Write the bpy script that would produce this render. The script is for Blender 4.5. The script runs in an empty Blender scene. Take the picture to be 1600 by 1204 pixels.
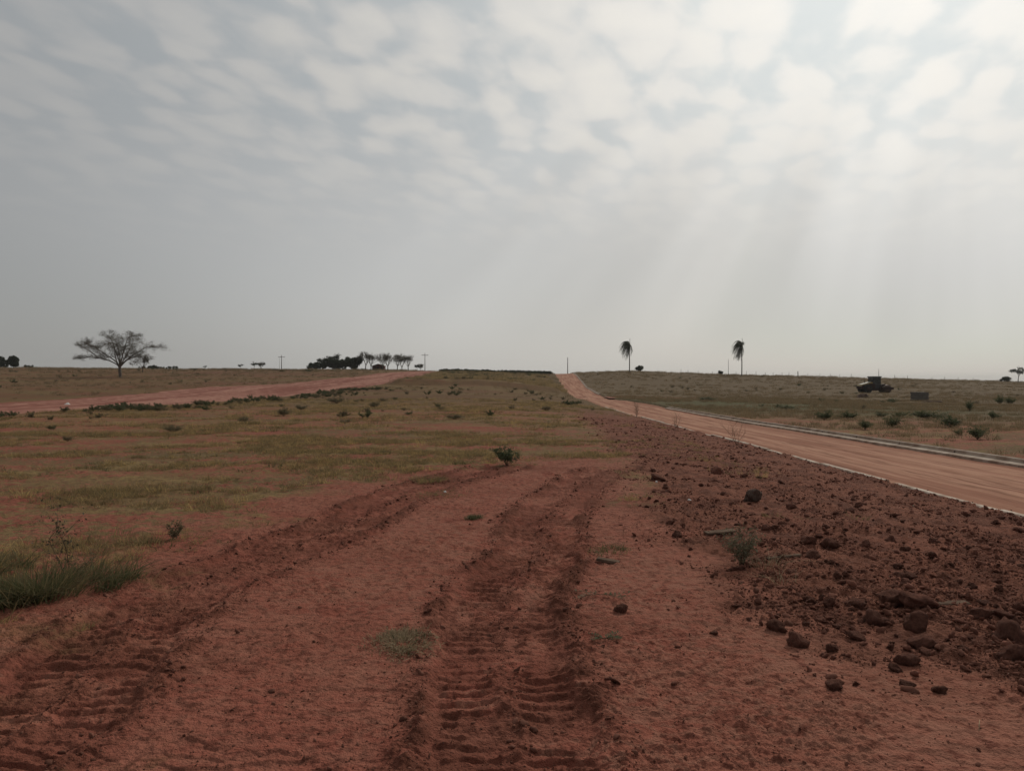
import bpy, math, random
import numpy as np
from mathutils import Vector, Matrix, noise as mnoise

random.seed(7)
rng = np.random.default_rng(7)
scene = bpy.context.scene
COL = scene.collection
R = math.radians

# ------------------------------------------------------------------ camera
EYE = 1.65
cam_d = bpy.data.cameras.new('camera')
cam_d.sensor_width = 36.0
cam_d.lens = 27.0
cam_d.clip_start = 0.05
cam_d.clip_end = 12000
cam = bpy.data.objects.new('camera', cam_d)
cam.location = (0, 0, EYE)
cam.rotation_euler = (R(90 - 0.43), 0, 0)
COL.objects.link(cam)
scene.camera = cam

# ------------------------------------------------------------------ sky, sun, exposure
SUN_AZ, SUN_EL = R(30.0), R(34.0)           # azimuth to the right of the view axis
SUN = Vector((math.sin(SUN_AZ) * math.cos(SUN_EL), math.cos(SUN_AZ) * math.cos(SUN_EL), math.sin(SUN_EL)))


class NT:
    """tiny helper for node trees"""
    def __init__(self, tree):
        self.t = tree
        self.l = tree.links

    def new(self, typ, **kw):
        n = self.t.nodes.new(typ)
        for k, v in kw.items():
            setattr(n, k, v)
        return n

    def put(self, sock, v):
        if isinstance(v, bpy.types.NodeSocket):
            self.l.new(v, sock)
        elif v is not None:
            if isinstance(v, (tuple, list)) and len(v) == 3 and sock.type == 'RGBA':
                v = (*v, 1)
            sock.default_value = v

    def m(self, op, a, b=None, c=None, clamp=False):
        n = self.new('ShaderNodeMath', operation=op, use_clamp=clamp)
        for i, v in enumerate((a, b, c)):
            if v is not None:
                self.put(n.inputs[i], v)
        return n.outputs[0]

    def vm(self, op, a, b=None, out=0):
        n = self.new('ShaderNodeVectorMath', operation=op)
        self.put(n.inputs[0], a)
        if b is not None:
            self.put(n.inputs[3 if op == 'SCALE' else 1], b)
        return n.outputs[out]

    def mix(self, f, a, b, mode='MIX'):
        n = self.new('ShaderNodeMix', data_type='RGBA', blend_type=mode)
        self.put(n.inputs[0], f)
        self.put(n.inputs[6], a)
        self.put(n.inputs[7], b)
        return n.outputs[2]

    def ss(self, v, lo, hi, a=0.0, b=1.0):
        n = self.new('ShaderNodeMapRange', interpolation_type='SMOOTHSTEP')
        self.put(n.inputs[0], v)
        n.inputs[1].default_value, n.inputs[2].default_value = lo, hi
        n.inputs[3].default_value, n.inputs[4].default_value = a, b
        return n.outputs[0]

    def lin(self, v, lo, hi, a=0.0, b=1.0):
        n = self.new('ShaderNodeMapRange')
        self.put(n.inputs[0], v)
        n.inputs[1].default_value, n.inputs[2].default_value = lo, hi
        n.inputs[3].default_value, n.inputs[4].default_value = a, b
        return n.outputs[0]

    def noise(self, vec, scale, detail=3, rough=0.55, dist=0.0, dim='3D'):
        n = self.new('ShaderNodeTexNoise', noise_dimensions=dim)
        self.put(n.inputs['Vector'], vec)
        n.inputs['Scale'].default_value = scale
        n.inputs['Detail'].default_value = detail
        n.inputs['Roughness'].default_value = rough
        n.inputs['Distortion'].default_value = dist
        return n.outputs[0]

    def xyz(self, x, y, z):
        n = self.new('ShaderNodeCombineXYZ')
        for i, v in enumerate((x, y, z)):
            self.put(n.inputs[i], v)
        return n.outputs[0]

    def sep(self, v):
        n = self.new('ShaderNodeSeparateXYZ')
        self.put(n.inputs[0], v)
        return n.outputs


def build_world():
    w = bpy.data.worlds.new('World')
    scene.world = w
    w.use_nodes = True
    t = w.node_tree
    t.nodes.clear()
    k = NT(t)
    out = k.new('ShaderNodeOutputWorld')
    bg = k.new('ShaderNodeBackground')
    k.l.new(bg.outputs[0], out.inputs[0])
    tc = k.new('ShaderNodeTexCoord')
    d = tc.outputs['Generated']
    x, y, z = k.sep(d)
    zc = k.m('MAXIMUM', z, 0.0)
    cs = k.m('MINIMUM', k.vm('DOT_PRODUCT', d, tuple(SUN), 1), 1.0)      # cosine to the sun
    ang = k.m('ARCCOSINE', cs)
    sky = k.new('ShaderNodeTexSky', sky_type='NISHITA', sun_disc=False)
    sky.sun_elevation = SUN_EL
    sky.sun_rotation = SUN_AZ
    sky.altitude = 400
    sky.air_density = 1.0
    sky.dust_density = 3.0
    clear = k.vm('SCALE', sky.outputs[0], 0.06)
    # thin veil of high haze: brighter around the hidden sun, even elsewhere
    soft = k.m('SQRT', k.m('ADD', k.m('MULTIPLY', ang, ang), 0.0625))
    v = k.m('ADD', k.m('MULTIPLY', k.m('EXPONENT', k.m('MULTIPLY', soft, -2.15)), 1.36), 0.245)
    vlow = k.ss(ang, 1.2, 0.72, 0.31, 0.545)          # dust-laden air low down: an even glow
    low = k.ss(z, 0.30, 0.02, 0.0, 0.75)
    v = k.m('ADD', k.m('MULTIPLY', v, k.m('SUBTRACT', 1.0, low)), k.m('MULTIPLY', vlow, low))
    veil = k.vm('MULTIPLY', k.xyz(v, v, v), k.mix(k.ss(ang, 0.1, 1.1), (1.0, 0.985, 0.935), (0.998, 1.0, 0.985)))
    clear = k.vm('MINIMUM', clear, (0.85, 0.85, 0.85))
    base = k.mix(0.86, clear, veil)
    # altocumulus sheet seen in perspective: direction projected on a level layer
    den = k.m('ADD', zc, 0.14)
    px, py = k.m('DIVIDE', x, den), k.m('DIVIDE', y, den)
    p = k.xyz(k.m('ADD', px, k.m('MULTIPLY', py, -0.25)), k.m('MULTIPLY', py, 0.72), 0.0)
    wn = k.new('ShaderNodeTexNoise', noise_dimensions='2D')
    k.put(wn.inputs['Vector'], p)
    wn.inputs['Scale'].default_value = 6.0
    wn.inputs['Detail'].default_value = 2
    p2 = k.vm('ADD', p, k.vm('SCALE', k.vm('SUBTRACT', wn.outputs['Color'], (0.5, 0.5, 0.5)), 0.09))
    vo = k.new('ShaderNodeTexVoronoi', feature='SMOOTH_F1', voronoi_dimensions='2D')
    k.put(vo.inputs['Vector'], p2)
    vo.inputs['Scale'].default_value = 8.2
    vo.inputs['Smoothness'].default_value = 0.6
    puff = k.ss(vo.outputs['Distance'], 0.62, 0.10)
    n1 = k.noise(p2, 8.0, 4, 0.5, dim='2D')
    n2 = k.noise(p, 2.6, 4, 0.6, dim='2D')
    c = k.m('ADD', k.m('MULTIPLY', puff, 0.24), k.m('ADD', k.m('MULTIPLY', n1, 0.58), k.m('MULTIPLY', n2, 0.50)))
    c = k.m('ADD', c, k.m('MULTIPLY', k.ss(ang, 0.9, 0.3), 0.05))
    mask = k.ss(c, 0.48, 1.0)
    fade = k.m('MULTIPLY', k.ss(z, 0.11, 0.34), k.ss(ang, 1.15, 0.35, 0.22, 1.0))
    mask = k.m('MULTIPLY', mask, fade)
    cv = k.m('ADD', k.m('MULTIPLY', k.m('EXPONENT', k.m('MULTIPLY', soft, -2.0)), 1.20), 0.345)
    cloud = k.vm('MULTIPLY', k.xyz(cv, cv, cv), (1.0, 0.968, 0.905))
    col = k.mix(mask, base, cloud)
    # blue-grey gaps between the puffs high up
    gap = k.m('MULTIPLY', k.m('MULTIPLY', k.ss(c, 0.74, 0.46), k.ss(z, 0.16, 0.36)), k.ss(ang, 1.3, 0.5, 0.55, 1.0))
    col = k.mix(k.m('MULTIPLY', gap, 0.85), col, k.vm('MULTIPLY', col, (0.82, 0.875, 0.91)))
    # beams fanning out from the hidden sun through the hazy air below the clouds
    s = SUN
    u = Vector((math.cos(SUN_AZ), -math.sin(SUN_AZ), 0))
    vv = u.cross(s)
    a = k.m('ARCTAN2', k.vm('DOT_PRODUCT', d, tuple(vv), 1), k.vm('DOT_PRODUCT', d, tuple(u), 1))
    b = k.noise(k.xyz(k.m('MULTIPLY', a, 3.2), k.m('MULTIPLY', ang, 1.1), 8.7), 1.35, 2, 0.5)
    bm = k.m('MULTIPLY', k.m('MULTIPLY', k.ss(z, 0.36, 0.20), k.ss(z, 0.0, 0.07)), k.ss(ang, 1.05, 0.5))
    bf = k.m('ADD', 1.0, k.m('MULTIPLY', k.lin(b, 0.30, 0.70, -0.11, 0.11), bm))
    col = k.vm('SCALE', col, bf)
    # below the horizon: dim earth light
    col = k.mix(k.ss(z, -0.02, -0.12), col, (0.12, 0.085, 0.07))
    k.l.new(col, bg.inputs[0])
    bg.inputs[1].default_value = 1.0
    try:
        w.cycles.sampling_method = 'MANUAL'
        w.cycles.sample_map_resolution = 1024
    except Exception:
        pass


build_world()
sun_d = bpy.data.lights.new('sun', 'SUN')
sun_d.energy = 1.5
sun_d.angle = R(10)
sun_d.color = (1.0, 0.93, 0.82)
sun_o = bpy.data.objects.new('sun', sun_d)
sun_o.rotation_euler = SUN.to_track_quat('Z', 'Y').to_euler()
sun_o.location = (20, 40, 60)
COL.objects.link(sun_o)
vs = scene.view_settings
vs.view_transform = 'Standard'
vs.look = 'None'
vs.exposure = 0.0
vs.gamma = 1.0
vs.use_curve_mapping = False
scene.cycles.use_denoising = True
scene.cycles.max_bounces = 4
scene.cycles.diffuse_bounces = 3
scene.cycles.volume_bounces = 0

# ------------------------------------------------------------------ numpy noise
_perm = np.random.default_rng(11).permutation(256).astype(np.int32)
_perm = np.concatenate([_perm, _perm])
_g = np.random.default_rng(12).uniform(0, 2 * math.pi, 256)
_gx, _gy = np.cos(_g).astype(np.float32), np.sin(_g).astype(np.float32)


def pn(x, y):
    fx_, fy_ = np.floor(x), np.floor(y)
    xi, yi = fx_.astype(np.int32), fy_.astype(np.int32)
    xf, yf = (x - fx_).astype(np.float32), (y - fy_).astype(np.float32)
    u = xf * xf * xf * (xf * (xf * 6 - 15) + 10)
    v = yf * yf * yf * (yf * (yf * 6 - 15) + 10)

    def gr(ix, iy, fx, fy):
        h = _perm[_perm[ix & 255] + (iy & 255)]
        return _gx[h] * fx + _gy[h] * fy
    a = gr(xi, yi, xf, yf)
    b = gr(xi + 1, yi, xf - 1, yf)
    c = gr(xi, yi + 1, xf, yf - 1)
    d = gr(xi + 1, yi + 1, xf - 1, yf - 1)
    return ((a + (b - a) * u) * (1 - v) + (c + (d - c) * u) * v) * 1.5


def fbm(x, y, s, o=4, rough=0.5, seed=0.0):
    r, a, f = 0.0, 1.0, s
    for i in range(o):
        r = r + a * pn(x * f + seed + 17.3 * i, y * f - seed * 0.7 + 5.1 * i)
        a *= rough
        f *= 2.03
    return r


def sst(lo, hi, v):
    t = np.clip((v - lo) / (hi - lo), 0, 1)
    return t * t * (3 - 2 * t)


# ------------------------------------------------------------------ lie of the land
F = 1200.0          # focal length of the photograph in its own pixels
CREST = 280.0
_ca = np.array([-1.3, -0.67, -0.5, -0.33, -0.15, -0.04, 0.05, 0.08, 0.15, 0.30, 0.48, 0.67, 1.3])
_cy = np.array([573, 575.5, 577, 577.5, 579, 581.5, 583.5, 582.5, 580.5, 586, 591.5, 597.5, 606])
_cz = EYE + (593 - _cy) * CREST / F
_yt = np.arange(0, 301, 1.0)
_dip = np.interp(_yt, [0, 22, 60, 105, 150, 200, 260, 300], [0, -.02, -.38, -.62, -.58, -.32, 0, 0])
_dip = np.convolve(np.pad(_dip, 12, mode='edge'), np.ones(25) / 25, 'valid')


def ramp(Y, a, b):
    t = np.clip((Y - a) / (b - a), 0, 1)
    return t - np.sin(2 * math.pi * t) / (2 * math.pi) * 0.6


def H(X, Y):
    X, Y = np.asarray(X, float), np.asarray(Y, float)
    a = np.clip(X / np.maximum(Y, 25), -1.3, 1.3)
    C = np.interp(a, _ca, _cz)
    left = C * ramp(Y, 48, CREST)
    g = np.interp(a, [0, .1, .5, .7], [.6, .8, 1.55, 1.6])
    right = g * np.interp(Y, _yt, _dip) + C * ramp(Y, 115, CREST)
    w = sst(-0.05, 0.10, a)
    z = left * (1 - w) + right * w
    z = z - 0.22 * sst(3, 8, X) * (1 - sst(40, 95, Y)) * sst(-6, 2, Y)
    z = z - 0.011 * np.maximum(Y - CREST, 0) ** 2 / (np.maximum(Y - CREST, 0) + 25)
    te = sst(110.6, 111.8, Y + 1.5 * fbm(X, Y, 0.1, 2, seed=3)) * (1 - sst(112, 165, Y))
    z = z + 0.72 * te * sst(-18.5, -16.5, X) * (1 - sst(6.0, 8.0, X))
    z = z + sst(25, 90, np.abs(Y)) * 0.22 * fbm(X, Y, 0.03, 3, seed=9)
    return z


# the road with kerbs to the right, the wide red track to the left
def RL(Y):
    return np.interp(Y, [-30, 0, 60, 105, 150, 235, 300, 400], [6.75, 6.75, 7.0, 8.1, 9.9, 13.3, 15.5, 19])


def RR(Y):
    return np.interp(Y, [-30, 0, 60, 105, 150, 235, 300, 400], [12.1, 12.1, 12.2, 12.7, 14.9, 19.6, 22.3, 26])


_ly = [-30, 20, 40, 62, 100, 130, 160, 200, 270, 400]
_ln = [-24.5, -24, -23, -21, -18.8, -18.6, -19.2, -20.6, -22.5, -24]
_lf = [-36, -36, -36, -37, -38, -35, -33, -31, -29, -30]


def LN(Y):
    return np.interp(Y, _ly, _ln)


def LF(Y):
    return np.interp(Y, _ly, _lf)


def flat(px, py, z=0.0):
    d = (EYE - z) * F / (py - 593.0)
    return ((px - 800.0) / F * d, d)


def poly(pts, z=0.0):
    return np.array([flat(a, b, z) for a, b in pts])


def sdf(P, X, Y):
    """signed distance to a polygon, positive inside"""
    best = np.full(X.shape, 1e9)
    ins = np.zeros(X.shape, bool)
    n = len(P)
    for i in range(n):
        ax, ay = P[i]
        bx, by = P[(i + 1) % n]
        ex, ey = bx - ax, by - ay
        t = np.clip(((X - ax) * ex + (Y - ay) * ey) / (ex * ex + ey * ey + 1e-9), 0, 1)
        best = np.minimum(best, np.hypot(X - ax - t * ex, Y - ay - t * ey))
        cond = ((ay > Y) != (by > Y))
        with np.errstate(divide='ignore', invalid='ignore'):
            xc = ax + (Y - ay) / (by - ay + 1e-12) * ex
        ins ^= cond & (X < xc)
    return np.where(ins, best, -best)


RED = poly([(-900, 1300), (-260, 1010), (0, 965), (150, 900), (280, 845), (430, 788), (560, 752), (700, 733), (860, 716),
            (985, 716), (1020, 770), (1100, 860), (1300, 1000), (1700, 1100), (2600, 1300)])
RUB = np.vstack([[(9.0, 3.0), (9.0, 48.0), (7.2, 50.0)], poly([(900, 634), (905, 652), (960, 705), (1015, 765),
            (985, 800), (1050, 865), (1130, 915), (1230, 985), (1350, 1045), (1600, 1095), (2100, 1160)], -0.1)])
TR1 = [(820, 1420), (800, 1204), (795, 1110), (785, 1040), (780, 1000), (785, 935), (800, 905), (838, 872), (842, 840), (856, 802), (890, 770), (922, 745), (960, 732)]
TR2 = [(-420, 1420), (-100, 1204), (60, 1110), (130, 1040), (210, 975), (300, 915), (400, 875), (500, 835), (575, 800), (650, 765), (720, 745), (780, 730)]
TR3 = [(560, 940), (600, 880), (640, 830), (670, 795), (690, 775)]


def spline(pts, step=0.04):
    P = np.array([flat(a, b) for a, b in pts])
    out = []
    n = len(P)
    for i in range(n - 1):
        p0, p1, p2, p3 = P[max(i - 1, 0)], P[i], P[i + 1], P[min(i + 2, n - 1)]
        m = max(2, int(np.hypot(*(p2 - p1)) / step))
        for j in range(m):
            t = j / m
            out.append(0.5 * ((2 * p1) + (-p0 + p2) * t + (2 * p0 - 5 * p1 + 4 * p2 - p3) * t * t + (-p0 + 3 * p1 - 3 * p2 + p3) * t ** 3))
    out = np.array(out)
    s = np.concatenate([[0], np.cumsum(np.hypot(*np.diff(out, axis=0).T))])
    tg = np.gradient(out, axis=0)
    tg /= np.hypot(tg[:, 0], tg[:, 1])[:, None] + 1e-9
    return out, s, tg


def track_coords(tr, X, Y, reach=1.2):
    P, s, tg = tr
    lat = np.full(X.shape, 9.0)
    along = np.zeros(X.shape)
    sel = np.where((X > P[:, 0].min() - reach) & (X < P[:, 0].max() + reach) & (Y > P[:, 1].min() - reach) & (Y < P[:, 1].max() + reach))[0]
    for c0 in range(0, len(sel), 40000):
        ii = sel[c0:c0 + 40000]
        dx = X[ii, None] - P[None, ::3, 0]
        dy = Y[ii, None] - P[None, ::3, 1]
        j = np.argmin(dx * dx + dy * dy, axis=1)
        r = np.arange(len(ii))
        tx, ty = tg[::3][j, 0], tg[::3][j, 1]
        ddx, ddy = dx[r, j], dy[r, j]
        lt = ddx * ty - ddy * tx
        al = ddx * tx + ddy * ty
        ok = (np.abs(al) < 0.35)
        lat[ii] = np.where(ok, lt, 9.0)
        along[ii] = s[::3][j] + al
    return lat, along


TRACKS = [spline(TR1), spline(TR2), spline(TR3)]


def zones(X, Y):
    n = fbm(X, Y, 0.9, 3, seed=1)
    n2 = fbm(X, Y, 3.5, 2, seed=2)
    red = sst(-0.55, 0.45, sdf(RED, X, Y) + 0.75 * n + 0.30 * n2)
    red = np.where((Y < 2.0) | ((X > -0.5) & (Y < 9.0)), 1.0, red)
    rub = sst(-0.25, 0.35, sdf(RUB, X, Y) + 0.45 * n + 0.15 * n2)
    road = (X > RL(Y)) & (X < RR(Y))
    lt = sst(0.0, 1.6, np.minimum(LN(Y) - X, X - LF(Y)) + 1.2 * n)
    return red, rub, road, lt


def ground_z(X, Y, full=False):
    """height of the bare ground with its ruts, clods and crusts"""
    X, Y = np.atleast_1d(np.asarray(X, float)), np.atleast_1d(np.asarray(Y, float))
    z = H(X, Y)
    red, rub, road, lt = zones(X, Y)
    near = 1 - sst(25, 60, np.hypot(X, Y))
    # soft unevenness everywhere
    z = z + near * (0.020 * fbm(X, Y, 0.8, 3, seed=21) + 0.006 * fbm(X, Y, 5, 3, 0.6, seed=22))
    # crust scarps in the bare soil
    c = fbm(X * 1.0, Y * 1.6, 0.9, 5, 0.58, seed=31) * 2.1
    st = np.floor(c) + sst(0.80, 0.97, c - np.floor(c))
    z = z + near * red * (1 - 0.7 * rub) * 0.013 * (st - 0.6 * c) * sst(-0.5, 0.3, fbm(X, Y, 0.5, 2, seed=35))
    rough = sst(-0.15, 0.5, fbm(X, Y, 0.7, 2, seed=33))
    z = z + near * red * (0.3 + 0.7 * rough) * (0.019 * np.abs(fbm(X, Y * 1.5, 9, 4, 0.7, seed=34)) + 0.012 * fbm(X, Y, 3.1, 3, 0.6, seed=36))
    # rubble: broken lumpy soil
    lump = np.abs(fbm(X, Y, 3.2, 4, 0.62, seed=41))
    z = z + near * rub * (0.038 * lump + 0.026 * np.maximum(0, fbm(X, Y, 11, 2, 0.6, seed=42)) - 0.02)
    # soil heaped against the near kerb
    kd = RL(Y) - X
    z = z + near * np.exp(-((kd - 0.30) / 0.35) ** 2) * (kd > 0) * (0.008 + 0.055 * sst(-0.1, 0.7, fbm(X, Y, 0.8, 3, seed=55)))
    # grass field hummocks
    gr = np.clip(1 - red - rub, 0, 1)
    z = z + near * gr * 0.035 * np.maximum(0, fbm(X, Y, 1.7, 4, 0.6, seed=51))
    # wheel and crawler tracks
    XX, YY, zz = X, Y, z
    tt = np.zeros_like(z)
    for i, (w, dep, per) in enumerate(((0.40, 0.026, 0.112), (0.42, 0.024, 0.125), (0.16, 0.010, 0.0))):
        lat, al = track_coords(TRACKS[i], XX, YY)
        sel = np.where(np.abs(lat) < 1.15)[0]
        if not len(sel):
            continue
        X, Y, lat, al, z, tk = XX[sel], YY[sel], lat[sel], al[sel], zz[sel], tt[sel]
        wob = 0.07 * fbm(al, al * 0 + i * 3.3, 0.9, 4, 0.6, seed=60 + i) + 0.05 * fbm(X, Y, 2.6, 2, seed=69)
        q = lat + wob
        inside = sst(w + 0.03, w - 0.05, np.abs(q))
        if i < 2:
            fresh = sst(-0.55, 0.25, fbm(al, al * 0 + 7.7 * i, 0.55, 2, seed=66 + i) + 0.15)
            amp = (0.5 + 0.5 * fresh)
            ph = (al + np.where(q > 0.03, 0.055, 0.0) + 0.10 * np.abs(np.abs(q - 0.03) - 0.20) + 0.035 * fbm(X, Y, 2.5, 2, seed=63)) / per
            gate = sst(0.17, 0.13, np.abs(np.abs(q - 0.03) - 0.20) + 0.03 * fbm(X, Y, 6, 2, seed=62))
            fr_ = ph - np.floor(ph)
            lug = (np.where(fr_ < 0.10, fr_ / 0.10, 1 - (fr_ - 0.10) / 0.90) * 2 - 1) * gate
            cr = np.abs(fbm(X, Y, 8, 3, 0.6, seed=64))
            floor_ = -dep + 0.0145 * lug * amp * sst(-0.65, 0.15, fbm(X, Y, 2.2, 4, 0.7, seed=65)) + 0.010 * fbm(X, Y, 7, 4, 0.65, seed=68)
            z = z + inside * floor_ * sst(0.0, 0.4, np.hypot(X, Y) - 1.0)
            berm = 0
            for c0, bw, bh in ((-w - 0.03, 0.09, 0.036), (0.03, 0.07, 0.028), (w + 0.05, 0.10, 0.042)):
                berm = berm + bh * np.exp(-((q - c0) / bw) ** 2)
            bmod = sst(-0.75, 0.25, fbm(X, Y, 1.1, 4, 0.65, seed=67 + i)) * amp
            z = z + berm * bmod * (0.55 + 0.9 * cr) * sst(0.15, -0.1, np.abs(q) - w - 0.15)
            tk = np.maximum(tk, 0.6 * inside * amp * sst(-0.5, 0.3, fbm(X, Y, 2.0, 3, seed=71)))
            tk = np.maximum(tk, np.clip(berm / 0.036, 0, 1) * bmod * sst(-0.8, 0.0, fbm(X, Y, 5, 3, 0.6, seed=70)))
        else:
            z = z - inside * dep
        zz[sel], tt[sel] = z, tk
    X, Y, z, tk = XX, YY, zz, tt
    # road beds are cut in
    z = np.where(road, H(X, Y) - 0.32, z)
    ins = np.minimum(LN(Y) - X, X - LF(Y))
    z = z - 0.16 * sst(0.3, 1.2, ins)
    if full:
        cru = sst(0.35, 0.75, c - np.floor(c)) * red * (1 - rub) * (1 - sst(0.0, 0.3, tk))
        return z, red, rub, lt, tk, cru
    return z


def gz(x, y):
    return float(ground_z(x, y)[0])


_tt = np.geomspace(2.2, 420, 6000)


def at(px, py):
    """point of the ground seen at a pixel of the photograph"""
    X, Y = (px - 800.0) / F * _tt, _tt
    zr = EYE - (py - 593.0) / F * _tt
    hit = np.where(zr < H(X, Y))[0]
    i = hit[0] if len(hit) else len(_tt) - 1
    return float(X[i]), float(Y[i])


def col_at(px, Y):
    """point on the ground at a given distance in the direction of a pixel column"""
    X = (px - 800.0) / F * Y
    return X, Y, float(H(X, Y))


# ------------------------------------------------------------------ mesh and tagging helpers
def np_mesh(name, V, quads=None, tris=None, smooth=True):
    me = bpy.data.meshes.new(name)
    V = np.asarray(V, np.float32)
    loops, starts, tot = [], [], 0
    if quads is not None and len(quads):
        q = np.asarray(quads, np.int32)
        loops.append(q.ravel())
        starts.append(np.arange(len(q), dtype=np.int32) * 4)
        tot = len(q) * 4
    if tris is not None and len(tris):
        q = np.asarray(tris, np.int32)
        loops.append(q.ravel())
        starts.append(tot + np.arange(len(q), dtype=np.int32) * 3)
    lo, stt = np.concatenate(loops), np.concatenate(starts)
    me.vertices.add(len(V))
    me.vertices.foreach_set('co', V.ravel())
    me.loops.add(len(lo))
    me.loops.foreach_set('vertex_index', lo)
    me.polygons.add(len(stt))
    me.polygons.foreach_set('loop_start', stt)
    me.update(calc_edges=True)
    me.polygons.foreach_set('use_smooth', np.full(len(stt), smooth))
    me.validate()
    return me


def link(name, me, mat=None, parent=None, loc=None, rot=None, scl=None):
    o = bpy.data.objects.new(name, me)
    COL.objects.link(o)
    if mat is not None and me is not None and not len(me.materials):
        me.materials.append(mat)
    o.parent = parent
    if loc is not None:
        o.location = loc
    if rot is not None:
        o.rotation_euler = rot
    if scl is not None:
        o.scale = (scl, scl, scl) if np.isscalar(scl) else scl
    return o


def tag(o, label, cat, group=None):
    o['label'] = label
    o['category'] = cat
    if group:
        o['group'] = group
    return o


def kind(o, k, label=None):
    o['kind'] = k
    if label:
        o['label'] = label
    return o


def thing(name, label, cat, loc, rz=0.0, scl=1.0, group=None):
    o = link(name, None, loc=loc, rot=(0, 0, rz), scl=scl)
    o.empty_display_size = 0.2
    return tag(o, label, cat, group)


class MB:
    """collects tubes, boxes, leaves into one mesh"""
    def __init__(self):
        self.V, self.Q, self.T = [], [], []

    def quad(self, a, b, c, d):
        n = len(self.V)
        self.V += [a, b, c, d]
        self.Q.append((n, n + 1, n + 2, n + 3))

    def tri(self, a, b, c):
        n = len(self.V)
        self.V += [a, b, c]
        self.T.append((n, n + 1, n + 2))

    def tube(self, pts, rad, sides=5, cap=True):
        pts = [Vector(p) for p in pts]
        base = len(self.V)
        up = Vector((0.13, 0.27, 0.95))
        for i, p in enumerate(pts):
            t = (pts[min(i + 1, len(pts) - 1)] - pts[max(i - 1, 0)])
            if t.length < 1e-9:
                t = Vector((0, 0, 1))
            t.normalize()
            u = t.cross(up if abs(t.dot(up)) < 0.97 else Vector((1, 0, 0))).normalized()
            v = t.cross(u)
            r = rad[i] if hasattr(rad, '__len__') else rad
            for j in range(sides):
                a = 2 * math.pi * j / sides
                self.V.append(p + (u * math.cos(a) + v * math.sin(a)) * r)
        for i in range(len(pts) - 1):
            for j in range(sides):
                a, b = base + i * sides + j, base + i * sides + (j + 1) % sides
                self.Q.append((a, b, b + sides, a + sides))
        if cap:
            for k, flip in ((0, True), (len(pts) - 1, False)):
                c = len(self.V)
                self.V.append(pts[k])
                for j in range(sides):
                    a, b = base + k * sides + j, base + k * sides + (j + 1) % sides
                    self.T.append((c, b, a) if flip else (c, a, b))

    def box(self, lo, hi, bev=0.0, mat=None):
        x0, y0, z0 = lo
        x1, y1, z1 = hi
        n = len(self.V)
        if bev <= 0:
            vs_ = [(x0, y0, z0), (x1, y0, z0), (x1, y1, z0), (x0, y1, z0), (x0, y0, z1), (x1, y0, z1), (x1, y1, z1), (x0, y1, z1)]
            fs = [(0, 3, 2, 1), (4, 5, 6, 7), (0, 1, 5, 4), (1, 2, 6, 5), (2, 3, 7, 6), (3, 0, 4, 7)]
        else:
            b = bev
            vs_ = []
            for zz, ins in ((z0, b), (z0 + b, 0), (z1 - b, 0), (z1, b)):
                vs_ += [(x0 + ins, y0 + ins, zz), (x1 - ins, y0 + ins, zz), (x1 - ins, y1 - ins, zz), (x0 + ins, y1 - ins, zz)]
            fs = [(3, 2, 1, 0), (12, 13, 14, 15)]
            for r in range(3):
                for j in range(4):
                    a, c = r * 4 + j, r * 4 + (j + 1) % 4
                    fs.append((a, c, c + 4, a + 4))
        self.V += [Vector(v) if mat is None else mat @ Vector(v) for v in vs_]
        self.Q += [tuple(n + i for i in f) for f in fs]

    def prism(self, prof, y0, y1):
        """profile in x,z extruded along y"""
        n = len(self.V)
        m = len(prof)
        for yy in (y0, y1):
            self.V += [Vector((a, yy, b)) for a, b in prof]
        for i in range(m):
            j = (i + 1) % m
            self.Q.append((n + i, n + m + i, n + m + j, n + j))
        for off, flip in ((0, False), (m, True)):
            for i in range(1, m - 1):
                t = (n + off, n + off + i, n + off + i + 1)
                self.T.append(t[::-1] if flip else t)

    def cyl(self, c, axis, r, half, sides=24, bev=0.0):
        ax = Vector(axis).normalized()
        c = Vector(c)
        if bev > 0:
            pts = [c - ax * half, c - ax * (half - bev), c + ax * (half - bev), c + ax * half]
            rad = [r - bev, r, r, r - bev]
        else:
            pts, rad = [c - ax * half, c + ax * half], [r, r]
        self.tube(pts, rad, sides)

    def mesh(self, name, smooth=True):
        return np_mesh(name, np.array([tuple(v) for v in self.V]), self.Q, self.T, smooth)

    def build(self, name, mat, parent=None, smooth=True, **kw):
        return link(name, self.mesh(name, smooth), mat, parent, **kw)


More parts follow.
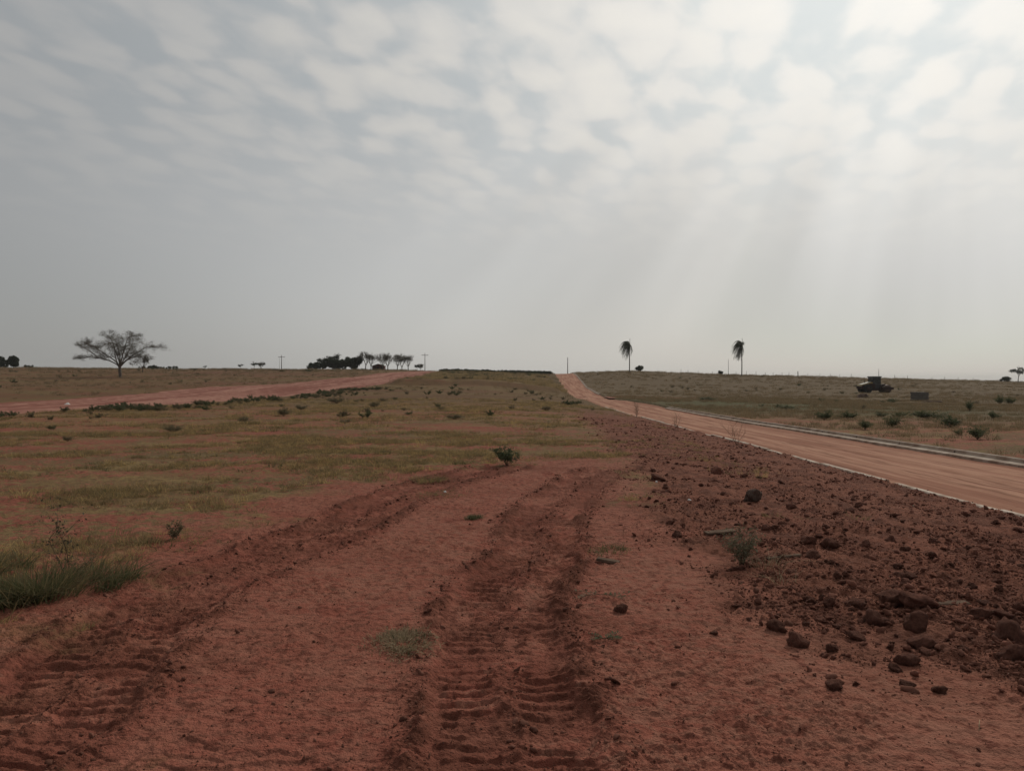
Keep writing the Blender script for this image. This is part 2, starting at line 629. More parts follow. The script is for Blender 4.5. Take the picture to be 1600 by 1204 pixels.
def scatter(name, label, pts, rot, scl, idx, sources):
    """one object of uncountable growth or crumbs: instances of a few small meshes on points"""
    me = bpy.data.meshes.new(name)
    me.vertices.add(len(pts))
    me.vertices.foreach_set('co', np.asarray(pts, np.float32).ravel())
    for nm, typ, arr, key in (('rot', 'FLOAT_VECTOR', rot, 'vector'), ('scl', 'FLOAT_VECTOR', scl, 'vector'), ('idx', 'INT', idx, 'value')):
        at_ = me.attributes.new(nm, typ, 'POINT')
        at_.data.foreach_set(key, np.asarray(arr, np.float32 if key == 'vector' else np.int32).ravel())
    o = link(name, me)
    coll = bpy.data.collections.new(name + '_sources')
    for i, s_ in enumerate(sources):
        so = bpy.data.objects.new('%s_%02d' % (name, i), s_)
        coll.objects.link(so)
    g = bpy.data.node_groups.new(name, 'GeometryNodeTree')
    g.interface.new_socket('Geometry', in_out='INPUT', socket_type='NodeSocketGeometry')
    g.interface.new_socket('Geometry', in_out='OUTPUT', socket_type='NodeSocketGeometry')
    gi, go = g.nodes.new('NodeGroupInput'), g.nodes.new('NodeGroupOutput')
    ip = g.nodes.new('GeometryNodeInstanceOnPoints')
    ci = g.nodes.new('GeometryNodeCollectionInfo')
    ci.inputs['Collection'].default_value = coll
    ci.inputs['Separate Children'].default_value = True
    ci.inputs['Reset Children'].default_value = True
    na = {}
    for nm, typ in (('rot', 'FLOAT_VECTOR'), ('scl', 'FLOAT_VECTOR'), ('idx', 'INT')):
        n = g.nodes.new('GeometryNodeInputNamedAttribute')
        n.data_type = typ
        n.inputs['Name'].default_value = nm
        na[nm] = [s_ for s_ in n.outputs if s_.enabled and s_.name == 'Attribute'][0]
    er = g.nodes.new('FunctionNodeEulerToRotation')
    L = g.links.new
    L(gi.outputs[0], ip.inputs['Points'])
    L(ci.outputs[0], ip.inputs['Instance'])
    ip.inputs['Pick Instance'].default_value = True
    L(na['idx'], ip.inputs['Instance Index'])
    L(na['rot'], er.inputs[0])
    L(er.outputs[0], ip.inputs['Rotation'])
    L(na['scl'], ip.inputs['Scale'])
    L(ip.outputs[0], go.inputs[0])
    md = o.modifiers.new('scatter', 'NODES')
    md.node_group = g
    return kind(o, 'stuff', label)


# ------------------------------------------------------------------ materials
def new_mat(name):
    m = bpy.data.materials.new(name)
    m.use_nodes = True
    t = m.node_tree
    k = NT(t)
    b = t.nodes['Principled BSDF']
    b.inputs['Roughness'].default_value = 0.95
    b.inputs['Specular IOR Level'].default_value = 0.15
    return m, k, b


def mat_simple(name, c1, c2, scale=6.0, rough=0.9, metal=0.0, bump=0.0, spec=0.15, rand=0.0):
    m, k, b = new_mat(name)
    tc = k.new('ShaderNodeTexCoord')
    n = k.noise(tc.outputs['Object'], scale, 4, 0.6)
    col = k.mix(k.ss(n, 0.32, 0.68), c1, c2)
    if rand:
        oi = k.new('ShaderNodeObjectInfo')
        col = k.mix(1.0, col, k.vm('SCALE', (1, 1, 1), k.lin(oi.outputs['Random'], 0, 1, 1 - rand, 1 + rand)), 'MULTIPLY')
    k.put(b.inputs['Base Color'], col)
    b.inputs['Roughness'].default_value = rough
    b.inputs['Metallic'].default_value = metal
    b.inputs['Specular IOR Level'].default_value = spec
    if bump:
        bp = k.new('ShaderNodeBump')
        bp.inputs['Strength'].default_value = bump
        bp.inputs['Distance'].default_value = 0.02
        k.put(bp.inputs['Height'], k.noise(tc.outputs['Object'], scale * 5, 4, 0.65))
        k.l.new(bp.outputs[0], b.inputs['Normal'])
    return m


def mat_leaf(name, cols, trans=0.25):
    """foliage: colour differs from plant to plant and from leaf to leaf"""
    m, k, b = new_mat(name)
    t = m.node_tree
    oi = k.new('ShaderNodeObjectInfo')
    geo = k.new('ShaderNodeNewGeometry')
    f = k.m('ADD', k.m('MULTIPLY', oi.outputs['Random'], 0.6), k.m('MULTIPLY', geo.outputs['Random Per Island'], 0.4))
    r = k.new('ShaderNodeValToRGB')
    el = r.color_ramp.elements
    while len(el) < len(cols):
        el.new(0.5)
    for i, c in enumerate(cols):
        el[i].position = i / (len(cols) - 1)
        el[i].color = (*c, 1)
    k.l.new(f, r.inputs[0])
    k.l.new(r.outputs[0], b.inputs['Base Color'])
    b.inputs['Roughness'].default_value = 0.75
    tr = k.new('ShaderNodeBsdfTranslucent')
    k.l.new(r.outputs[0], tr.inputs[0])
    mx = k.new('ShaderNodeMixShader')
    mx.inputs[0].default_value = trans
    k.l.new(b.outputs[0], mx.inputs[1])
    k.l.new(tr.outputs[0], mx.inputs[2])
    k.l.new(mx.outputs[0], t.nodes['Material Output'].inputs[0])
    return m


SOIL_A, SOIL_B, SOIL_C = (0.275, 0.091, 0.062), (0.305, 0.118, 0.080), (0.135, 0.047, 0.032)


def mat_ground():
    m, k, b = new_mat('red_soil_and_dry_grass')
    geo = k.new('ShaderNodeNewGeometry')
    P = geo.outputs['Position']
    x, y, z = k.sep(P)

    def att(nm):
        n = k.new('ShaderNodeAttribute')
        n.attribute_name = nm
        return n.outputs['Fac']
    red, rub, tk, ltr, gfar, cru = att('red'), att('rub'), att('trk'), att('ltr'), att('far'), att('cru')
    n_big = k.noise(P, 0.22, 3, 0.5)
    n_mid = k.noise(P, 1.3, 4, 0.6)
    n_fine = k.noise(P, 14.0, 5, 0.65)
    n_grit = k.noise(P, 70.0, 3, 0.6)
    n_tuft = k.noise(P, 5.5, 4, 0.7)
    soil = k.mix(k.ss(n_mid, 0.35, 0.65), SOIL_A, SOIL_B)
    soil = k.mix(k.m('MULTIPLY', k.ss(x, 0.2, 3.0), k.ss(n_big, 0.3, 0.6, 0.35, 0.8)), soil, (0.325, 0.145, 0.098))
    soil = k.mix(k.m('MULTIPLY', k.ss(n_fine, 0.47, 0.62), 0.85), soil, SOIL_C)
    soil = k.mix(k.m('MULTIPLY', k.ss(x, -2.0, -4.2), k.m('MULTIPLY', k.ss(y, 7.0, 4.0), k.ss(n_mid, 0.4, 0.6))), soil, (0.23, 0.125, 0.062))
    soil = k.mix(k.m('MULTIPLY', cru, k.ss(n_big, 0.35, 0.65, 0.15, 0.7)), soil, (0.310, 0.148, 0.102))
    damp = k.ss(k.noise(P, 0.55, 4, 0.6), 0.52, 0.66, 0.0, 0.5)
    soil = k.mix(damp, soil, (0.165, 0.060, 0.038))
    soil = k.mix(k.m('MULTIPLY', rub, 0.55), soil, (0.170, 0.074, 0.048))
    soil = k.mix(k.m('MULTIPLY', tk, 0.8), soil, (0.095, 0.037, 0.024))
    soil = k.mix(k.m('MULTIPLY', rub, k.ss(k.noise(P, 2.6, 4, 0.65), 0.46, 0.60, 0, 0.65)), soil, (0.095, 0.040, 0.028))
    soil = k.mix(k.ss(n_grit, 0.60, 0.75, 0.0, 0.35), soil, (0.085, 0.036, 0.026))
    # short dry sward, tawny to olive
    st = k.vm('MULTIPLY', P, (0.55, 1.0, 1.0))
    g_big = k.noise(st, 0.16, 3, 0.55)
    g_mid = k.noise(st, 0.9, 4, 0.6)
    th = k.mix(k.ss(g_big, 0.38, 0.62), (0.225, 0.142, 0.068), (0.165, 0.115, 0.060))
    th = k.mix(k.ss(g_mid, 0.50, 0.72, 0, 0.75), th, (0.31, 0.218, 0.095))
    th = k.mix(k.ss(n_tuft, 0.56, 0.40, 0, 0.65), th, (0.105, 0.076, 0.042))
    th = k.mix(k.ss(n_fine, 0.48, 0.70, 0, 0.6), th, (0.100, 0.072, 0.040))
    cover = k.m('ADD', k.m('MULTIPLY', g_mid, 0.5), k.m('ADD', k.m('MULTIPLY', n_fine, 0.35), k.m('ADD', k.m('MULTIPLY', n_big, 0.45), k.m('MULTIPLY', n_tuft, 0.75))))
    cover = k.ss(cover, 0.96, 1.06)
    grassy = k.m('SUBTRACT', 1.0, k.m('MAXIMUM', red, rub), clamp=True)
    grassy = k.m('MULTIPLY', grassy, k.m('SUBTRACT', 1.0, ltr, clamp=True))
    near_c = k.m('MULTIPLY', grassy, cover)
    col = k.mix(near_c, soil, th)
    # farther off the sward closes; brown and green sweeps follow the lie of the land
    f1 = k.noise(k.vm('MULTIPLY', P, (0.35, 1.0, 1.0)), 0.055, 4, 0.55)
    f2 = k.noise(k.vm('MULTIPLY', P, (0.5, 1.0, 1.0)), 0.35, 4, 0.6)
    lf = k.mix(k.ss(f1, 0.40, 0.62), (0.185, 0.122, 0.060), (0.165, 0.095, 0.052))
    rf = k.mix(k.ss(f1, 0.38, 0.60), (0.150, 0.105, 0.062), (0.165, 0.118, 0.070))
    fc = k.mix(k.ss(x, 0.0, 16.0), lf, rf)
    grn = k.m('MULTIPLY', k.m('MULTIPLY', k.ss(x, 11.5, 13.5), k.ss(x, 48.0, 26.0)), k.m('MULTIPLY', k.ss(y, 36.0, 46.0), k.ss(y, 108.0, 84.0)))
    fc = k.mix(k.m('MULTIPLY', grn, k.ss(f2, 0.30, 0.6)), fc, (0.105, 0.105, 0.050))
    ter = k.m('MULTIPLY', k.m('MULTIPLY', k.ss(x, -20.0, -14.0), k.ss(x, 9.5, 7.5)), k.m('MULTIPLY', k.ss(y, 111.0, 114.0), k.ss(y, 260.0, 215.0)))
    fc = k.mix(k.m('MULTIPLY', ter, k.ss(f2, 0.30, 0.62, 0.1, 0.75)), fc, (0.225, 0.165, 0.080))
    bare = k.m('MULTIPLY', k.ss(k.m('ADD', f2, k.ss(x, -34.0, -40.0, 0.0, 0.07)), 0.54, 0.66), k.ss(x, 6.0, -6.0))
    fc = k.mix(k.m('MULTIPLY', bare, 0.7), fc, (0.20, 0.080, 0.052))
    fc = k.mix(k.ss(n_mid, 0.45, 0.7, 0, 0.5), fc, (0.095, 0.065, 0.038))
    fc = k.vm('SCALE', fc, 0.88)
    col = k.mix(k.m('MULTIPLY', gfar, k.m('SUBTRACT', 1.0, ltr, clamp=True)), col, fc)
    k.put(b.inputs['Base Color'], col)
    bp = k.new('ShaderNodeBump')
    bp.inputs['Strength'].default_value = 1.0
    bp.inputs['Distance'].default_value = 0.022
    hgt = k.m('ADD', k.m('MULTIPLY', n_fine, 1.2), k.m('ADD', k.m('MULTIPLY', n_grit, 0.6), k.m('MULTIPLY', k.noise(P, 32.0, 3, 0.6), 0.9)))
    k.put(bp.inputs['Height'], hgt)
    k.l.new(bp.outputs[0], b.inputs['Normal'])
    b.inputs['Roughness'].default_value = 1.0
    b.inputs['Specular IOR Level'].default_value = 0.05
    return m


def mat_road(name, ca, cb, cc, along):
    """graded earth with wheel streaks running along it"""
    m, k, b = new_mat(name)
    uv = k.new('ShaderNodeAttribute')
    uv.attribute_name = 'along'          # x: metres across, y: metres along
    V = uv.outputs['Vector']
    geo = k.new('ShaderNodeNewGeometry')
    P = geo.outputs['Position']
    s1 = k.noise(k.vm('MULTIPLY', V, (1.0, 0.03, 0.0)), 0.9 if name == 'red_earth' else 1.6, 4, 0.6)
    s2 = k.noise(k.vm('MULTIPLY', V, (1.0, 0.05, 0.0)), 6.0, 3, 0.6)
    n1 = k.noise(P, 0.8, 4, 0.6)
    n2 = k.noise(P, 9.0, 5, 0.65)
    col = k.mix(k.ss(s1, 0.40, 0.60), ca, cb)
    col = k.mix(k.ss(s2, 0.50, 0.66, 0, 0.7), col, cc)
    col = k.mix(k.ss(n1, 0.45, 0.7, 0, 0.4), col, ca)
    col = k.mix(k.ss(n2, 0.60, 0.75, 0, 0.55), col, cc)
    k.put(b.inputs['Base Color'], col)
    bp = k.new('ShaderNodeBump')
    bp.inputs['Strength'].default_value = 0.6
    bp.inputs['Distance'].default_value = 0.015
    k.put(bp.inputs['Height'], k.m('ADD', n2, k.m('MULTIPLY', s2, 0.8)))
    k.l.new(bp.outputs[0], b.inputs['Normal'])
    b.inputs['Roughness'].default_value = 1.0
    b.inputs['Specular IOR Level'].default_value = 0.05
    return m


M = {}
M['ground'] = mat_ground()
M['road'] = mat_road('graded_earth', (0.29, 0.135, 0.088), (0.43, 0.235, 0.158), (0.18, 0.083, 0.053), True)
M['track'] = mat_road('red_earth', (0.215, 0.082, 0.060), (0.37, 0.190, 0.140), (0.16, 0.062, 0.045), True)
M['clod'] = mat_simple('clod_soil', (0.115, 0.052, 0.038), (0.200, 0.088, 0.062), 9, 1.0, bump=0.9, spec=0.05, rand=0.25)
M['clod_grey'] = mat_simple('clod_grey_soil', (0.11, 0.075, 0.06), (0.15, 0.10, 0.08), 9, 1.0, bump=0.9, spec=0.05)
M['crumb'] = mat_simple('crumb_soil', (0.120, 0.052, 0.036), (0.200, 0.088, 0.062), 20, 1.0, spec=0.05, rand=0.35)
M['concrete'] = mat_simple('kerb_concrete', (0.24, 0.165, 0.12), (0.44, 0.36, 0.29), 2.2, 0.9, bump=0.4)
M['kerb_pale'] = mat_simple('pale_kerb_concrete', (0.30, 0.20, 0.145), (0.60, 0.50, 0.41), 2.4, 0.9, bump=0.4)  # kerb concrete with the sunlit look of its top put into the colour
M['grey'] = mat_simple('weathered_grey_block', (0.13, 0.115, 0.10), (0.17, 0.150, 0.13), 4, 0.9, bump=0.3)
M['bark'] = mat_simple('bark', (0.075, 0.060, 0.048), (0.12, 0.10, 0.08), 5, 0.95, bump=0.5)
M['bark_pale'] = mat_simple('pale_bark', (0.11, 0.09, 0.075), (0.17, 0.14, 0.115), 5, 0.95, bump=0.5)
M['palm_bark'] = mat_simple('palm_bark', (0.08, 0.068, 0.055), (0.13, 0.11, 0.09), 8, 0.95, bump=0.5)
M['wood'] = mat_simple('grey_wood', (0.12, 0.082, 0.060), (0.20, 0.14, 0.10), 9, 1.0, bump=0.5, spec=0.02)
M['post'] = mat_simple('post_wood', (0.10, 0.085, 0.07), (0.16, 0.135, 0.11), 9, 0.95)
M['pole'] = mat_simple('pole_concrete', (0.16, 0.15, 0.14), (0.22, 0.21, 0.19), 3, 0.9)
M['stalk'] = mat_simple('dry_stalk', (0.085, 0.058, 0.038), (0.15, 0.105, 0.065), 9, 0.95)
M['straw'] = mat_simple('straw', (0.33, 0.25, 0.15), (0.42, 0.33, 0.20), 9, 0.9)
M['litter'] = mat_simple('white_scrap', (0.72, 0.70, 0.66), (0.80, 0.78, 0.74), 9, 0.7)
M['leaf_dark'] = mat_leaf('dark_evergreen_leaf', [(0.024, 0.034, 0.019), (0.038, 0.048, 0.025), (0.032, 0.040, 0.023)], 0.15)
M['leaf_sparse'] = mat_leaf('dry_season_leaf', [(0.075, 0.066, 0.040), (0.10, 0.088, 0.055), (0.065, 0.066, 0.036)], 0.25)
M['leaf_green'] = mat_leaf('shrub_leaf', [(0.072, 0.088, 0.044), (0.100, 0.112, 0.056), (0.125, 0.120, 0.068)], 0.4)
M['leaf_olive'] = mat_leaf('olive_weed_leaf', [(0.125, 0.112, 0.064), (0.160, 0.132, 0.078), (0.19, 0.145, 0.088)], 0.4)
M['leaf_grey'] = mat_leaf('grey_weed_leaf', [(0.13, 0.12, 0.075), (0.17, 0.15, 0.095), (0.20, 0.165, 0.105)], 0.35)
M['palm_leaf'] = mat_leaf('palm_leaf', [(0.045, 0.052, 0.030), (0.062, 0.066, 0.038), (0.080, 0.074, 0.045)], 0.15)
M['grass_dry'] = mat_leaf('dry_grass_blade', [(0.56, 0.40, 0.165), (0.40, 0.28, 0.125), (0.25, 0.18, 0.09), (0.17, 0.13, 0.07), (0.36, 0.25, 0.115)], 0.45)
M['straw_mat'] = mat_leaf('matted_straw_blade', [(0.20, 0.145, 0.085), (0.27, 0.20, 0.12), (0.36, 0.27, 0.165), (0.16, 0.125, 0.075)], 0.3)
M['grass_green'] = mat_leaf('green_grass_blade', [(0.050, 0.062, 0.028), (0.085, 0.092, 0.040), (0.17, 0.145, 0.070), (0.048, 0.060, 0.028)], 0.35)
M['grass_brown'] = mat_leaf('brown_field_grass', [(0.21, 0.150, 0.088), (0.25, 0.180, 0.105), (0.18, 0.135, 0.080), (0.155, 0.130, 0.072)], 0.4)
M['grass_yellow'] = mat_leaf('yellow_field_grass', [(0.30, 0.22, 0.115), (0.38, 0.275, 0.14), (0.24, 0.175, 0.095), (0.17, 0.13, 0.075)], 0.4)


# ------------------------------------------------------------------ ground sheet
def build_ground():
    th = np.concatenate([np.linspace(-180, -44, 46, endpoint=False), np.linspace(-44, 44, 800, endpoint=False), np.linspace(44, 180, 46, endpoint=False)])
    th = np.radians(th)
    inv = np.linspace(1 / 2.5, 1 / 33.0, 620)
    rr = list(np.geomspace(0.25, 2.45, 14)) + list(1 / inv)
    r = rr[-1]
    while r < 420:
        r *= 1.016
        rr.append(r)
    rr += list(np.geomspace(rr[-1] * 1.06, 6000, 34))
    rr = np.array(rr)
    nr, nt = len(rr), len(th)
    rg, tg = np.meshgrid(rr, th, indexing='ij')
    X, Y = (rg * np.sin(tg)).ravel(), (rg * np.cos(tg)).ravel()
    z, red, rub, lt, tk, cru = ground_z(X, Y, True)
    V = np.stack([X, Y, z], 1)
    i = np.arange(nr - 1)[:, None]
    j = np.arange(nt)[None, :]
    j2 = (j + 1) % nt
    q = np.stack([(i * nt + j), (i * nt + j2), ((i + 1) * nt + j2), ((i + 1) * nt + j)], -1).reshape(-1, 4)[:, ::-1]
    V = np.vstack([V, [[0, 0, float(ground_z(0.0, 0.0)[0])]]])
    c = len(V) - 1
    jj = np.arange(nt)
    tri = np.stack([np.full(nt, c), (jj + 1) % nt, jj], 1)
    me = np_mesh('ground', V, q, tri)
    far = sst(34, 62, np.hypot(X, Y))
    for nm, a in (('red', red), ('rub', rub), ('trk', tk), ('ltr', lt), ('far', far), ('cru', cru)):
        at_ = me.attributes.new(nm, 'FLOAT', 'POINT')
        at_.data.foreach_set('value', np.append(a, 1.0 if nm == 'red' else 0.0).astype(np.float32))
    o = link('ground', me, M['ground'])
    kind(o, 'structure', 'bare red soil with wheel tracks, dry grass beyond')


build_ground()


def ribbon(name, fl, fr, y0, y1, zoff, mat, cols=26, rag=0.0, ruts=0.0, label=None):
    ys = [y0]
    while ys[-1] < y1:
        ys.append(ys[-1] + max(0.25, abs(ys[-1]) * 0.012))
    ys = np.array(ys)
    u = np.linspace(0, 1, cols)
    YY, UU = np.meshgrid(ys, u, indexing='ij')
    L_, R_ = fl(YY), fr(YY)
    if rag:
        L_ = L_ + rag * fbm(YY, YY * 0 + 1.7, 0.35, 4, 0.6, seed=71)
        R_ = R_ + rag * fbm(YY, YY * 0 + 9.7, 0.35, 4, 0.6, seed=72)
    X = L_ + (R_ - L_) * UU
    A = UU * (R_ - L_)
    Z = H(X, YY) + zoff
    Z = Z + 0.012 * fbm(X, YY, 0.9, 4, 0.6, seed=73) + ruts * fbm(A, YY * 0.02, 1.5, 3, 0.6, seed=74)
    V = np.stack([X, YY, Z], -1).reshape(-1, 3)
    nr, nt = len(ys), cols
    # skirts
    sk0 = np.stack([X[:, 0] - 0.05, ys, Z[:, 0] - 0.5], 1)
    sk1 = np.stack([X[:, -1] + 0.05, ys, Z[:, -1] - 0.5], 1)
    i = np.arange(nr - 1)[:, None]
    j = np.arange(nt - 1)[None, :]
    q = np.stack([i * nt + j, i * nt + j + 1, (i + 1) * nt + j + 1, (i + 1) * nt + j], -1).reshape(-1, 4)
    b0, b1 = nr * nt, nr * nt + nr
    ii = np.arange(nr - 1)
    q0 = np.stack([b0 + ii, ii * nt, (ii + 1) * nt, b0 + ii + 1], 1)
    q1 = np.stack([ii * nt + nt - 1, b1 + ii, b1 + ii + 1, (ii + 1) * nt + nt - 1], 1)
    me = np_mesh(name, np.vstack([V, sk0, sk1]), np.vstack([q, q0, q1]))
    at_ = me.attributes.new('along', 'FLOAT_VECTOR', 'POINT')
    al = np.stack([A, YY, A * 0], -1).reshape(-1, 3)
    al = np.vstack([al, al[::nt], al[nt - 1::nt]])
    at_.data.foreach_set('vector', al.astype(np.float32).ravel())
    return kind(link(name, me, mat), 'structure', label)


ribbon('dirt_road', lambda y: RL(y) + 0.06, lambda y: RR(y) - 0.05, -12, 330, -0.15, M['road'], 40, 0.0, 0.045, 'pale graded earth road between concrete kerbs')
ribbon('earth_track', LF, LN, -12, 360, -0.03, M['track'], 30, 0.8, 0.03, 'wide red earth track crossing the field on the left')


# cross street stub where the road meets the rise
def stub():
    ys = np.linspace(94, 104, 12)
    xs = np.linspace(12.0, 27.0, 24)
    XX, YY = np.meshgrid(xs, ys, indexing='ij')
    tpr = (XX - 12) / 15
    YY = 99 + (YY - 99) * (1 - 0.75 * tpr) + 4 * tpr
    Z = H(XX, YY) + 0.03
    n, m_ = XX.shape
    i = np.arange(n - 1)[:, None]
    j = np.arange(m_ - 1)[None, :]
    q = np.stack([i * m_ + j, (i + 1) * m_ + j, (i + 1) * m_ + j + 1, i * m_ + j + 1], -1).reshape(-1, 4)
    me = np_mesh('side_street', np.stack([XX, YY, Z], -1).reshape(-1, 3), q)
    a = me.attributes.new('along', 'FLOAT_VECTOR', 'POINT')
    a.data.foreach_set('vector', np.stack([YY, XX, XX * 0], -1).astype(np.float32).ravel())
    kind(link('side_street', me, M['track']), 'structure', 'short red earth side street branching off the road')


stub()


# ------------------------------------------------------------------ kerbs
def kerb_piece(name, parent, fx, ya, yb, prof, mat, tilt=0.0, dz=0.0):
    """prof: (offset across, height) outline, swept along the kerb line"""
    n = max(2, int((yb - ya) / max(1.2, ya * 0.03)) + 1)
    ys = np.linspace(ya, yb, n)
    V, Q, T = [], [], []
    m = len(prof)
    for i, yy in enumerate(ys):
        x0 = float(fx(yy))
        z0 = float(H(x0, yy)) + dz + tilt * (i / (n - 1) - 0.5)
        for a, b in prof:
            V.append((x0 + a, yy, z0 + b))
    for i in range(n - 1):
        for j in range(m):
            k2 = (j + 1) % m
            Q.append((i * m + j, (i + 1) * m + j, (i + 1) * m + k2, i * m + k2))
    for off, fl in ((0, False), ((n - 1) * m, True)):
        for i in range(1, m - 1):
            t = (off, off + i, off + i + 1)
            T.append(t if fl else t[::-1])
    return link(name, np_mesh(name, np.array(V), Q, T, False), mat, parent)


PL = [(0.0, -0.30), (0.13, -0.30), (0.13, -0.01), (0.11, 0.02), (0.02, 0.02), (0.0, 0.0)]
PR = [(0.0, -0.40), (0.34, -0.40), (0.34, 0.015), (0.325, 0.03), (0.25, 0.03), (0.235, 0.015), (0.225, -0.055), (0.0, -0.085)]
kl = thing('kerb', 'low concrete kerb half buried in soil along the near side of the road', 'kerb', (0, 0, 0))
kl['kind'] = 'structure'
yy = 4.0
kr = random.Random(3)
while yy < 58:
    ln = kr.uniform(1.7, 3.2) * (1 if yy < 30 else 2)
    if not (13.3 < yy + ln * 0.5 < 14.4):
        kerb_piece('kerb_segment', kl, RL, yy, yy + ln - 0.03, PL, M['kerb_pale'], kr.uniform(-.03, .03), kr.uniform(-0.055, 0.02))
    yy += ln + (kr.uniform(0.1, 0.5) if kr.random() < 0.25 else 0)
k2 = thing('kerb', 'far kerb with gutter edging the field side of the road', 'kerb', (0, 0, 0))
k2['kind'] = 'structure'
yy = 3.0
while yy < 57:
    ln = 3.0 if yy < 30 else 6.0
    kerb_piece('kerb_segment', k2, lambda y: RR(y) - 0.25, yy, yy + ln - 0.015, PR, M['concrete'], 0, kr.uniform(-0.004, 0.004))
    yy += ln
k3 = thing('kerb', 'pale kerb climbing the slope beside the far end of the road', 'kerb', (0, 0, 0))
k3['kind'] = 'structure'
yy = 116.0
while yy < 250:
    kerb_piece('kerb_segment', k3, lambda y: RR(y) - 0.2, yy, yy + 11.9, PR, M['concrete'], 0, 0.03)
    yy += 12


# ------------------------------------------------------------------ plant builders
def blades(n, spread, h0, h1, width, lean=0.5, seed=0, curve=0.5, segs=2, clump=None):
    """a tuft of bent tapering grass blades"""
    g = np.random.default_rng(seed)
    if clump is None:
        ang, rad = g.uniform(0, 2 * math.pi, n), spread * np.sqrt(g.uniform(0, 1, n))
        bx, by = rad * np.cos(ang), rad * np.sin(ang)
    else:
        bx, by = clump(g, n)
        ang = np.arctan2(by, bx)
    h = g.uniform(h0, h1, n)
    da = ang + g.normal(0, 0.9, n)
    ln = np.abs(g.normal(lean, lean * 0.5, n))
    w = width * g.uniform(0.6, 1.3, n)
    fa = g.uniform(0, math.pi, n)
    V = np.zeros((n, segs + 1, 2, 3))
    for i in range(segs + 1):
        t = i / segs
        off = h * ln * (t * (1 - curve) + curve * t * t)
        zz = h * (t - 0.35 * ln * t * t)
        cx, cy = bx + np.cos(da) * off, by + np.sin(da) * off
        ww = w * (1 - 0.85 * t)
        for sgn in (0, 1):
            q = (sgn - 0.5) * ww
            V[:, i, sgn, 0] = cx + np.cos(fa) * q
            V[:, i, sgn, 1] = cy + np.sin(fa) * q
            V[:, i, sgn, 2] = zz - 0.01 * (i == 0)
    m = 2 * (segs + 1)
    base = (np.arange(n) * m)[:, None]
    qs = [np.stack([base[:, 0] + 2 * i, base[:, 0] + 2 * i + 1, base[:, 0] + 2 * i + 3, base[:, 0] + 2 * i + 2], 1) for i in range(segs)]
    return V.reshape(-1, 3), np.vstack(qs)


def tuft_mesh(name, mat, **kw):
    V, Q = blades(**kw)
    me = np_mesh(name, V, Q)
    me.materials.append(mat)
    return me


def leaf_cloud(mb, g, pts, size, n_each, spread, flat_=0.3):
    """small leaf faces round given points"""
    for p in pts:
        for _ in range(n_each):
            c = p + Vector((g.gauss(0, spread), g.gauss(0, spread), g.gauss(0, spread * 0.7)))
            a = Vector((g.gauss(0, 1), g.gauss(0, 1), g.gauss(0, 1) * (1 - flat_))).normalized()
            b = a.cross(Vector((g.gauss(0, 1), g.gauss(0, 1), g.gauss(0, 1) + flat_ * 2))).normalized()
            s_ = size * g.uniform(0.6, 1.4)
            mb.quad(c - a * s_ * 0.5, c + b * s_ * 0.28, c + a * s_ * 0.5, c - b * s_ * 0.28)


def shrub_meshes(seed, h=1.0, w=0.6, stems=14, leaf=0.07, dens=10, twig=0.012, leafy=True, droop=0.0):
    g = random.Random(seed)
    st, lf = MB(), MB()
    tips = []
    for i in range(stems):
        a = g.uniform(0, 2 * math.pi)
        d = Vector((math.cos(a), math.sin(a), 0))
        out = w * math.sqrt(g.random())
        hh = h * g.uniform(0.45, 1.0) * (1 - 0.35 * (out / w) ** 2)
        p0 = d * 0.04 * g.random() * h
        pts = []
        for k_ in range(5):
            t = k_ / 4
            pts.append(p0 + d * out * t ** 1.3 + Vector((g.gauss(0, .02), g.gauss(0, .02), 0)) * h * t + Vector((0, 0, hh * (t - droop * t * t) - 0.03 * (k_ == 0))))
        st.tube(pts, [twig * (1 - 0.75 * k_ / 4) for k_ in range(5)], 3, False)
        for k_ in (2, 3, 4):
            for _ in range(2):
                b = Vector((g.gauss(0, 1), g.gauss(0, 1), g.uniform(0.1, 1.2))).normalized()
                e = pts[k_] + b * h * g.uniform(0.08, 0.24)
                st.tube([pts[k_], (pts[k_] + e) / 2 + Vector((0, 0, 0.01)), e], [twig * .45, twig * .35, twig * .2], 3, False)
                tips += [(pts[k_] + e) / 2, e]
        tips.append(pts[3])
    if leafy:
        leaf_cloud(lf, g, tips, leaf, dens, h * 0.06)
    return st.mesh('stem'), (lf.mesh('foliage') if leafy else None)


def put_plant(name, meshes, mats, label, cat, loc, rz=0, scl=1.0, group=None):
    t = thing(name, label, cat, loc, rz, scl, group)
    for nm, me, mt in zip(('stem', 'foliage'), meshes, mats):
        if me is not None:
            link(nm, me, mt, t)
    return t


# ------------------------------------------------------------------ clods and stones (individual)
def clod_mesh(seed, lump=0.55, sub=3):
    import bmesh
    bm = bmesh.new()
    bmesh.ops.create_icosphere(bm, subdivisions=sub, radius=0.5)
    g = random.Random(seed)
    o = Vector((g.uniform(0, 50), g.uniform(0, 50), g.uniform(0, 50)))
    planes = [(Vector((g.gauss(0, 1), g.gauss(0, 1), g.gauss(0, 1))).normalized(), g.uniform(0.25, 0.42)) for _ in range(9)]
    for v in bm.verts:
        p = v.co.copy()
        for nrm, dd in planes:
            e = p.dot(nrm) - dd
            if e > 0:
                p -= nrm * e * 0.95
        f = 1 + lump * 0.7 * mnoise.noise(p * 2.3 + o) + lump * 0.45 * mnoise.noise(p * 5.5 + o) + lump * 0.40 * mnoise.noise(p * 12 + o)
        v.co = p * f
        v.co.z *= 0.72
        if v.co.z < -0.2:
            v.co.z = -0.2 + (v.co.z + 0.2) * 0.3
    me = bpy.data.meshes.new('clod')
    bm.to_mesh(me)
    bm.free()
    me.polygons.foreach_set('use_smooth', np.full(len(me.polygons), True))
    return me


